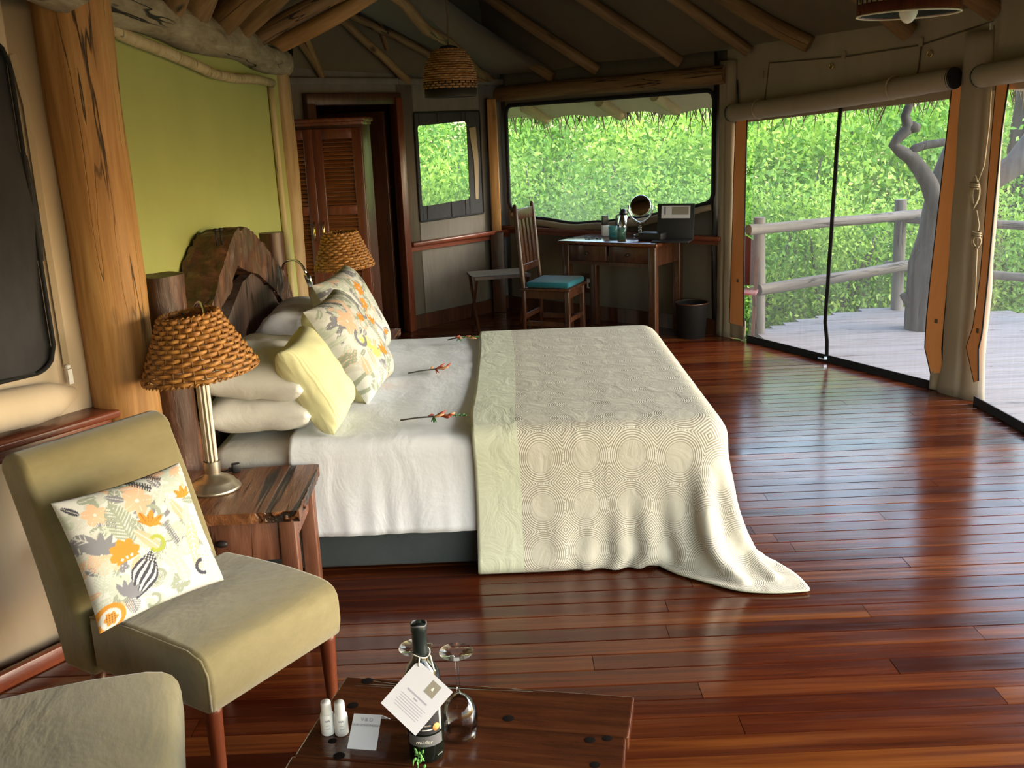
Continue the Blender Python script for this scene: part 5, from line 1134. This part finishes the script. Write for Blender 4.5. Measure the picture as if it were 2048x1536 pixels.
def mini(x, y, rz, label):
    c = atZ(x, y, TZ); r = thing('mini_bottle', label, 'bottle', (c.x, c.y, TZ), rz, 'small white toiletry bottles')
    MB().lathe([(.0, 0), (.0125, 0), (.015, .003), (.0153, .04), (.014, .048), (.010, .052), (.0, .052)], 24).build('bottle_body', 'white_plastic', r)
    MB().lathe([(.0112, .050), (.0114, .051), (.0110, .074), (.0098, .0775), (0, .0775)], 24).build('cap', 'white_plastic', r)
    q = math.atan2(-c.y, -c.x) - rz
    for k, (zz, w_) in enumerate(((.036, .35), (.026, .28), (.018, .3))):
        MB().grid(lambda i, j: (0.0156 * math.cos(q - w_ + 2 * w_ * i), 0.0156 * math.sin(q - w_ + 2 * w_ * i), zz + (.0035 if k == 0 else .0012) * j + (.0012 * math.sin(i * 18) if k == 0 else 0)), 16, 1).build('print_line', 'ink_grey', r)
    return r
mini(657, 1466, .2, 'small white toiletry bottle, left one of the pair'); mini(684, 1467, -.3, 'small white toiletry bottle beside the folded card, right one of the pair')
q = [atZ(694, 1497, TZ), atZ(752, 1501, TZ)]; tz_ = TZ + .052
tl, tr_ = atZ(708, 1427, tz_), atZ(763, 1430, tz_); q4 = [atZ(783, 1452, TZ + .012)]
nc = thing('note_card', 'folded white note card with handwriting on the coffee table', 'card', q[0])
def K(v): return Vector(v) - q[0]
bk = K(tl) + (K(tl) - (K(q[0]))) * Vector((1, -1, -1)) if False else None
hr = K(tl) - K(q[0]); back0 = K(tl) + Vector((.012, .045, -.040)); back1 = K(tr_) + Vector((.012, .040, -.036))
o = MB().add([K(q[0]), K(q[1]), K(tr_), K(tl), back1, back0], [(0, 1, 2, 3), (3, 2, 4, 5)]); mb = MB(); mb.add([K(q[0]), K(q[1]), K(tr_), K(tl), back1, back0], [(0, 1, 2, 3), (3, 2, 4, 5)])
o = mb.build('card', 'card_white', nc); md = o.modifiers.new('t', 'SOLIDIFY'); md.thickness = .0006
ex = (K(q[1]) - K(q[0])).normalized(); ey = K(tl) - K(q[0]); ey = (ey - ex * ey.dot(ex)).normalized(); ez_ = ex.cross(ey); RM = Matrix((ex, ey, ez_)).transposed().to_4x4()
for body, fy, sz_ in (('V & D', .84, .0105), ('OUR HONEYMOON', .68, .0068)):
    c_ = K(q[0]) + (K(q[1]) - K(q[0])) * .5 + (K(tl) - K(q[0])) * fy; R2 = RM.copy(); R2.translation = c_ + ez_ * .0010; text(body, sz_, 'ink_grey', nc, R2, 'handwriting')
hs = atZ(838, 1530, TZ); hs_ = thing('herb_sprig', 'small fresh green herb sprig in front of the wine bottle', 'herb', (hs.x, hs.y, TZ)); random.seed(2)
MB().tube([(0, -.04, .004), (0, 0, .02), (.002, .004, .03)], .0016, 5).build('stem', 'stem_green', hs_)
for k in range(16):
    a = random.uniform(0, 6.28); p = Vector((random.uniform(-.010, .012), random.uniform(-.03, .006), random.uniform(.008, .03))); d = Vector((math.cos(a) * .006, math.sin(a) * .006, .011)); MB().tube([p, p + d * .6, p + d], [.0012, .0034, .0016], 6, flat=.45).build('leaf', 'herb', hs_)

# ------------------------------------------------------------------ wardrobe
wr_ = thing('wardrobe', 'red wood wardrobe with louvred double doors and brass handles', 'wardrobe', (-1.285, 7.22, 0)); ww, wd_, wh = .67, .44, 1.745
MB().box((0, .01, wh / 2), (ww, wd_ - .02, wh), None, .004).build('carcass', 'wood_dark', wr_)
MB().box((0, 0, wh + .015), (ww + .05, wd_ + .05, .03), None, .008).box((0, 0, wh - .005), (ww + .02, wd_ + .02, .03), None, .004).build('cornice', 'wood_mahogany', wr_)
for sx in (-1, 1):
    dr = bpy.data.objects.new('door', None); dwid = ww / 2 - .004; x0 = 0 if sx > 0 else -dwid; y0 = -wd_ / 2 - .012
    mb = MB()
    for xx in (x0 + .032, x0 + dwid - .032): mb.box((xx, y0, wh / 2 - .01), (.064, .026, wh - .06), None, .004)
    for zz, hh in ((.085, .10), (1.16, .065), (wh - .075, .07)): mb.box((x0 + dwid / 2, y0, zz), (dwid - .12, .024, hh), None, .003)
    d_ = mb.build('door', 'wood_mahogany', wr_)
    for za_, zb_ in ((.135, 1.125), (1.195, wh - .11)):
        nsl = int((zb_ - za_) / .026); mb = MB()
        for k in range(nsl): mb.bar((x0 + .062, y0 + .002, za_ + (k + .5) * (zb_ - za_) / nsl), (x0 + dwid - .062, y0 + .002, za_ + (k + .5) * (zb_ - za_) / nsl), .026, .006, (0, -.62, .78))
        lv = mb.build('louvres', 'wood_louver', d_); lv['kind'] = 'stuff'
    hx = x0 + (.032 if sx > 0 else dwid - .032)
    MB().tube([(hx, y0 - .014, .96), (hx, y0 - .045, .975), (hx, y0 - .048, 1.02), (hx, y0 - .045, 1.065), (hx, y0 - .014, 1.08)], [.007, .007, .009, .007, .007], 8).build('handle', 'brass', d_)
# ------------------------------------------------------------------ desk corner
dk = thing('desk', 'old dark wooden writing desk with two drawers under the wide window', 'desk', (.93, 8.06, 0), math.radians(-36)); w_, d_, h_ = .86, .50, .765
MB().box((0, 0, h_ - .014), (w_ + .03, d_ + .03, .028), None, .006).build('desktop', 'table_plank', dk)
for sx in (-1, 1):
    for sy in (-1, 1): MB().box((sx * (w_ / 2 - .04), sy * (d_ / 2 - .04), (h_ - .028) / 2), (.062, .062, h_ - .028), None, .005).build('leg', 'desk_wood', dk)
    MB().box((sx * (w_ / 2 - .035), 0, h_ - .105), (.022, d_ - .12, .15)).build('apron', 'desk_wood', dk)
    MB().box((sx * .185, -d_ / 2 + .025, h_ - .095), (.345, .022, .125), None, .004).build('drawer_front', 'desk_wood', dk)
    MB().ell((sx * .185, -d_ / 2 + .0, h_ - .095), (.014, .016, .014)).build('drawer_knob', 'iron', dk)
MB().box((0, -d_ / 2 + .035, h_ - .175), (w_ - .12, .025, .03)).build('rail', 'desk_wood', dk); MB().box((0, d_ / 2 - .035, h_ - .105), (w_ - .12, .022, .15)).build('apron', 'desk_wood', dk)
ch = thing('desk_chair', 'slat-back dark wooden chair with teal seat pad at the desk', 'chair', (.36, 7.83, 0), math.radians(67))     # local -y faces the desk
cw, cd = .40, .40
for sx in (-1, 1):
    MB().tube([(sx * .185, .19, 0), (sx * .185, .18, .45), (sx * .178, .235, 1.07), (sx * .178, .237, 1.09)], [.019, .021, .018, .008], 8).build('back_leg', 'desk_wood', ch)
    MB().box((sx * .175, -.175, .22), (.038, .038, .44), None, .004).build('leg', 'desk_wood', ch)
    MB().box((sx * .178, 0, .40), (.02, .33, .06)).build('apron', 'desk_wood', ch); MB().box((sx * .178, 0, .17), (.018, .33, .035)).build('stretcher', 'desk_wood', ch)
for yy, zz in ((.185, .40), (-.178, .40)): MB().box((0, yy, zz), (.33, .02, .06)).build('apron', 'desk_wood', ch)
MB().box((0, -.178, .20), (.33, .018, .035)).build('stretcher', 'desk_wood', ch); MB().box((0, .187, .22), (.33, .018, .035)).build('stretcher', 'desk_wood', ch)
MB().box((0, 0, .44), (.42, .41, .022), None, .006).build('seat', 'desk_wood', ch)
MB().box((0, -.015, .475), (.39, .36, .045), None, .018).build('seat_pad', 'teal_cloth', ch)
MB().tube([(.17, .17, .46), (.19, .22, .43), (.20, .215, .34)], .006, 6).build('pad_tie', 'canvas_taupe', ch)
MB().bar((-.18, .232, 1.01), (.18, .232, 1.01), .02, .085, ch=.004).build('top_rail', 'desk_wood', ch); MB().bar((-.18, .196, .60), (.18, .196, .60), .02, .055, ch=.004).build('lower_rail', 'desk_wood', ch)
for k in range(4): x = -.114 + .076 * k; MB().bar((x, .198, .62), (x, .231, .98), .042, .014, (0, 1, 0)).build('slat', 'desk_wood', ch)
lr = thing('luggage_rack', 'folding luggage rack with tan top and crossed legs behind the desk chair', 'luggage rack', (-.08, 8.50, 0), math.radians(12)); 
MB().grid(lambda i, j: (-.24 + .48 * i, -.18 + .36 * j, .47 - .012 * math.sin(PI * j)), 12, 8).build('cloth_top', 'rack_cloth', lr)
for sx in (-.22, .22):
    MB().bar((sx, -.18, .46), (sx, .18, .0), .03, .02, (1, 0, 0)).build('leg', 'wood_dark', lr); MB().bar((sx, .18, .46), (sx, -.18, .0), .03, .02, (1, 0, 0)).build('leg', 'wood_dark', lr)
for sy in (-.18, .18): MB().bar((-.24, sy, .455), (.24, sy, .455), .025, .025).build('top_bar', 'wood_dark', lr)
wb = thing('waste_basket', 'dark brown waste basket on the floor right of the desk', 'basket', (1.44, 7.77, 0)); MB().lathe([(.105, 0), (.125, .27), (.131, .275), (.119, .275), (.10, .01), (0, .01)], 28).build('basket_body', 'wicker_black', wb); MB().tube([(.128 * math.cos(a), .128 * math.sin(a), .275) for a in rng(0, 2 * PI, 28)], .006, 6, False).build('rim', 'wood_dark', wb)
so = thing('wall_socket', 'white power socket on a dark plate under the desk', 'socket', WB.p(*WB.uz(1182, 566), .012)); so.rotation_euler = (0, 0, math.atan2(WB.d.y, WB.d.x))
MB().box((0, 0, 0), (.17, .02, .17), None, .003).build('back_plate', 'wood_dark', so); MB().box((.02, -.014, .0), (.085, .012, .085), None, .003).build('face_plate', 'white_plastic', so); MB().box((.035, -.028, -.01), (.04, .03, .04), None, .004).build('plug', 'black_plastic', so)
# things on the desk
DZ = h_ + .001
def ondesk(x, y): p = atZ(x, y, DZ); return Vector((p.x, p.y, DZ))
p = ondesk(1211, 472); o = thing('slim_carton', 'slim upright black and white carton at the back of the desk', 'carton', p, .2); MB().box((0, 0, .045), (.052, .045, .09), None, .002).build('carton_base', 'white_plastic', o); MB().box((-.004, 0, .13), (.046, .04, .08), None, .002).build('carton_top', 'black_plastic', o)
for x, y, mt, lab in ((1226, 474, 'glass_teal', 'teal glass tumbler on the desk beside the carton'), (1243, 478, 'glass_green', 'green glass tumbler on the desk before the flask')):
    p = ondesk(x, y); o = thing('tumbler', lab, 'glass', p, 0, 'coloured tumblers on the desk'); MB().lathe([(.0, .006), (.030, .006), (.034, .09), (.037, .09), (.034, .0), (.0, .0)], 20, caps=False).build('tumbler_body', mt, o)
p = ondesk(1247, 467); o = thing('vacuum_flask', 'chrome vacuum flask with black spout lid on the desk', 'flask', p, .6)
MB().lathe([(.0, 0), (.055, 0), (.058, .02), (.056, .07), (.044, .12), (.032, .15), (.03, .16), (0, .16)], 24).build('flask_body', 'chrome', o); MB().lathe([(.034, .155), (.036, .17), (.028, .19), (.012, .205), (0, .206)], 16).tube([(.03, 0, .175), (.055, 0, .19)], [.012, .006], 8).tube([(-.02, 0, .195), (-.035, 0, .215)], [.008, .004], 6).build('lid', 'black_plastic', o); MB().tube([(-.03, 0, .165), (-.075, 0, .15), (-.078, 0, .09), (-.056, 0, .05)], .008, 8).build('handle', 'black_plastic', o)
p = ondesk(1281, 470); o = thing('vanity_mirror', 'round tilting vanity mirror on a chrome forked stand', 'mirror', p, math.radians(-22))
MB().lathe([(0, 0), (.06, 0), (.06, .008), (.02, .014), (.012, .02), (.018, .03), (.018, .04), (.01, .046), (.018, .055), (.018, .066), (.009, .072), (.007, .095)], 24).build('stand', 'chrome', o)
MB().tube([(-.098, 0, .245), (-.10, 0, .20), (-.075, 0, .14), (-.03, 0, .105), (0, 0, .092), (.03, 0, .105), (.075, 0, .14), (.10, 0, .20), (.098, 0, .245)], [.006, .008, .009, .012, .014, .012, .009, .008, .006], 8).build('fork', 'chrome', o)
g_ = MB().lathe([(.0, -.004), (.085, -.004), (.09, 0), (.085, .006), (.076, .006)], 36, caps=False).build('rim', 'chrome', o, (0, 0, .235)); g_.rotation_euler = (math.radians(78), 0, 0); g2 = MB().lathe([(.077, .005), (0, .005)], 36, caps=False).build('mirror_face', 'mirror_glass', g_)
p = ondesk(1306, 480); o = tag(MB().box((0, 0, .03), (.20, .12, .06), None, .004).build('black_box', 'black_leather', None, p, math.radians(-36)), 'low black leather box on the desk before the folder', 'box')
p = ondesk(1350, 480); fo = thing('open_folder', 'black leather folder standing open with a printed sheet inside', 'folder', p, math.radians(-22))
Rx = Matrix.Rotation(math.radians(-9), 4, 'X')
def lean(mb): 
    mb.v = [tuple(Rx @ Vector(v)) for v in mb.v]; return mb
lean(MB().box((0, 0, .14), (.29, .012, .28), None, .003)).build('cover', 'black_leather', fo); lean(MB().box((.0, -.008, .215), (.225, .002, .095))).build('printed_sheet', 'paper', fo)
lean(MB().box((.035, -.0096, .225), (.13, .001, .06))).build('photo_panel', 'tag_logo', fo); lean(MB().box((-.085, -.0096, .225), (.012, .001, .06))).build('text_column', 'ink', fo)
MB().box((0, -.10, .006), (.29, .19, .012), None, .003).build('lower_cover', 'black_leather', fo)
p = ondesk(1185, 478); mb = MB(); random.seed(8)
mb.tube([(-.07, 0, .006), (-.03, .01, .010), (.0, -.006, .006), (.04, .0, .010), (.07, .01, .005)], .006, 6).ell((-.03, 0, .008), (.02, .015, .008)).ell((.04, 0, .008), (.018, .014, .008))
tag(mb.build('spectacles', 'black_plastic', None, p, -.6), 'small dark spectacles lying on the left of the desk', 'spectacles')

# ------------------------------------------------------------------ pendant lamps
pd = Vector((-.262, 5.5, 1.835)); r = thing('pendant_lamp', 'woven dome pendant lamp with black rim hanging before the small window', 'lamp', pd)
mw = MB(); prof = lambda k: (.136 * math.sqrt(max(1 - (k * .93) ** 2.2, 0)) , .05 + .20 * k)
for row in range(17):
    k = row / 17; rr_, z = prof(k); mw.tube([((rr_ + .0035 * math.cos(PI * i / 2 + PI * (row % 2))) * math.cos(2 * PI * i / 96), (rr_ + .0035 * math.cos(PI * i / 2 + PI * (row % 2))) * math.sin(2 * PI * i / 96), z) for i in range(97)], .0062, 6, False)
sh0 = mw.build('shade', 'wicker_dark', r, fix=False)
mb = MB(); mb.lathe([(.137, 0), (.138, .05), (.132, .05), (.131, 0), (.137, 0)], 48, caps=False); mb.build('black_band', 'wicker_black', r)
mb = MB()
for i in range(48): a = 2 * PI * i / 48; mb.tube([(.138 * math.cos(a), .138 * math.sin(a), .045), (.1385 * math.cos(a), .1385 * math.sin(a), .07 + .012 * (i % 2))], .004, 5)
mb.build('stitches', 'wicker_black', sh0)['kind'] = 'stuff'
MB().lathe([(.055, .235), (.045, .255), (.015, .262), (0, .262)], 20).build('cap', 'wicker_black', r); MB().tube([(0, 0, .26), (.004, 0, .40), (-.004, 0, .60), (0, 0, 1.05)], .005, 6).build('cord', 'rope_dark', r); MB().ell((0, 0, .06), (.035, .035, .05)).build('bulb', 'bulb', r)
pd = Vector((1.36, 3.5, 1.985)); r = thing('pendant_lamp', 'drum pendant lamp with diamond pattern at the top right edge', 'lamp', pd)
R0 = .163; mb = MB().lathe([(R0, 0), (R0 + .002, .035), (R0 - .006, .035), (R0 - .008, 0), (R0, 0)], 56, caps=False); mb.build('lower_band', 'wood_mahogany', r)
MB().tube([(R0 * math.cos(a), R0 * math.sin(a), -.001) for a in rng(0, 2 * PI, 48)], .003, 6, False).build('rim', 'cream_edge', r)
MB().lathe([(R0 - .012, .002), (R0 - .014, .22)], 40, caps=False).build('lining', 'shade_inside', r); MB().lathe([(R0 - .004, .035), (R0 - .004, .20)], 56, caps=False).build('drum', 'canvas_out', r)
mb = MB()
for i in range(22):
    a = 2 * PI * i / 22
    for zc in (.055, .10, .145):
        if True:
            off = PI / 22 if zc == .10 else 0; q = [(a + off + da, zc + dz_) for da, dz_ in ((-.07, 0), (0, -.022), (.07, 0), (0, .022))]; mb.add([((R0 - .0015) * math.cos(t_), (R0 - .0015) * math.sin(t_), z_) for t_, z_ in q], [(0, 1, 2, 3)])
    mb.tube([((R0) * math.cos(a + .14), (R0) * math.sin(a + .14), .035), (R0 * math.cos(a + .14), R0 * math.sin(a + .14), .20)], .0025, 5)
dm = mb.build('diamonds', 'wicker_black', r); dm['kind'] = 'stuff'
MB().lathe([(R0, .20), (R0 + .002, .23), (R0 - .006, .23), (R0 - .008, .20)], 56, caps=False).build('upper_band', 'wood_mahogany', r)
MB().ell((0, 0, .02), (.032, .032, .05)).build('bulb', 'bulb', r); MB().tube([(0, 0, .05), (0, 0, 1.0)], .006, 6).build('cord', 'rope_dark', r)
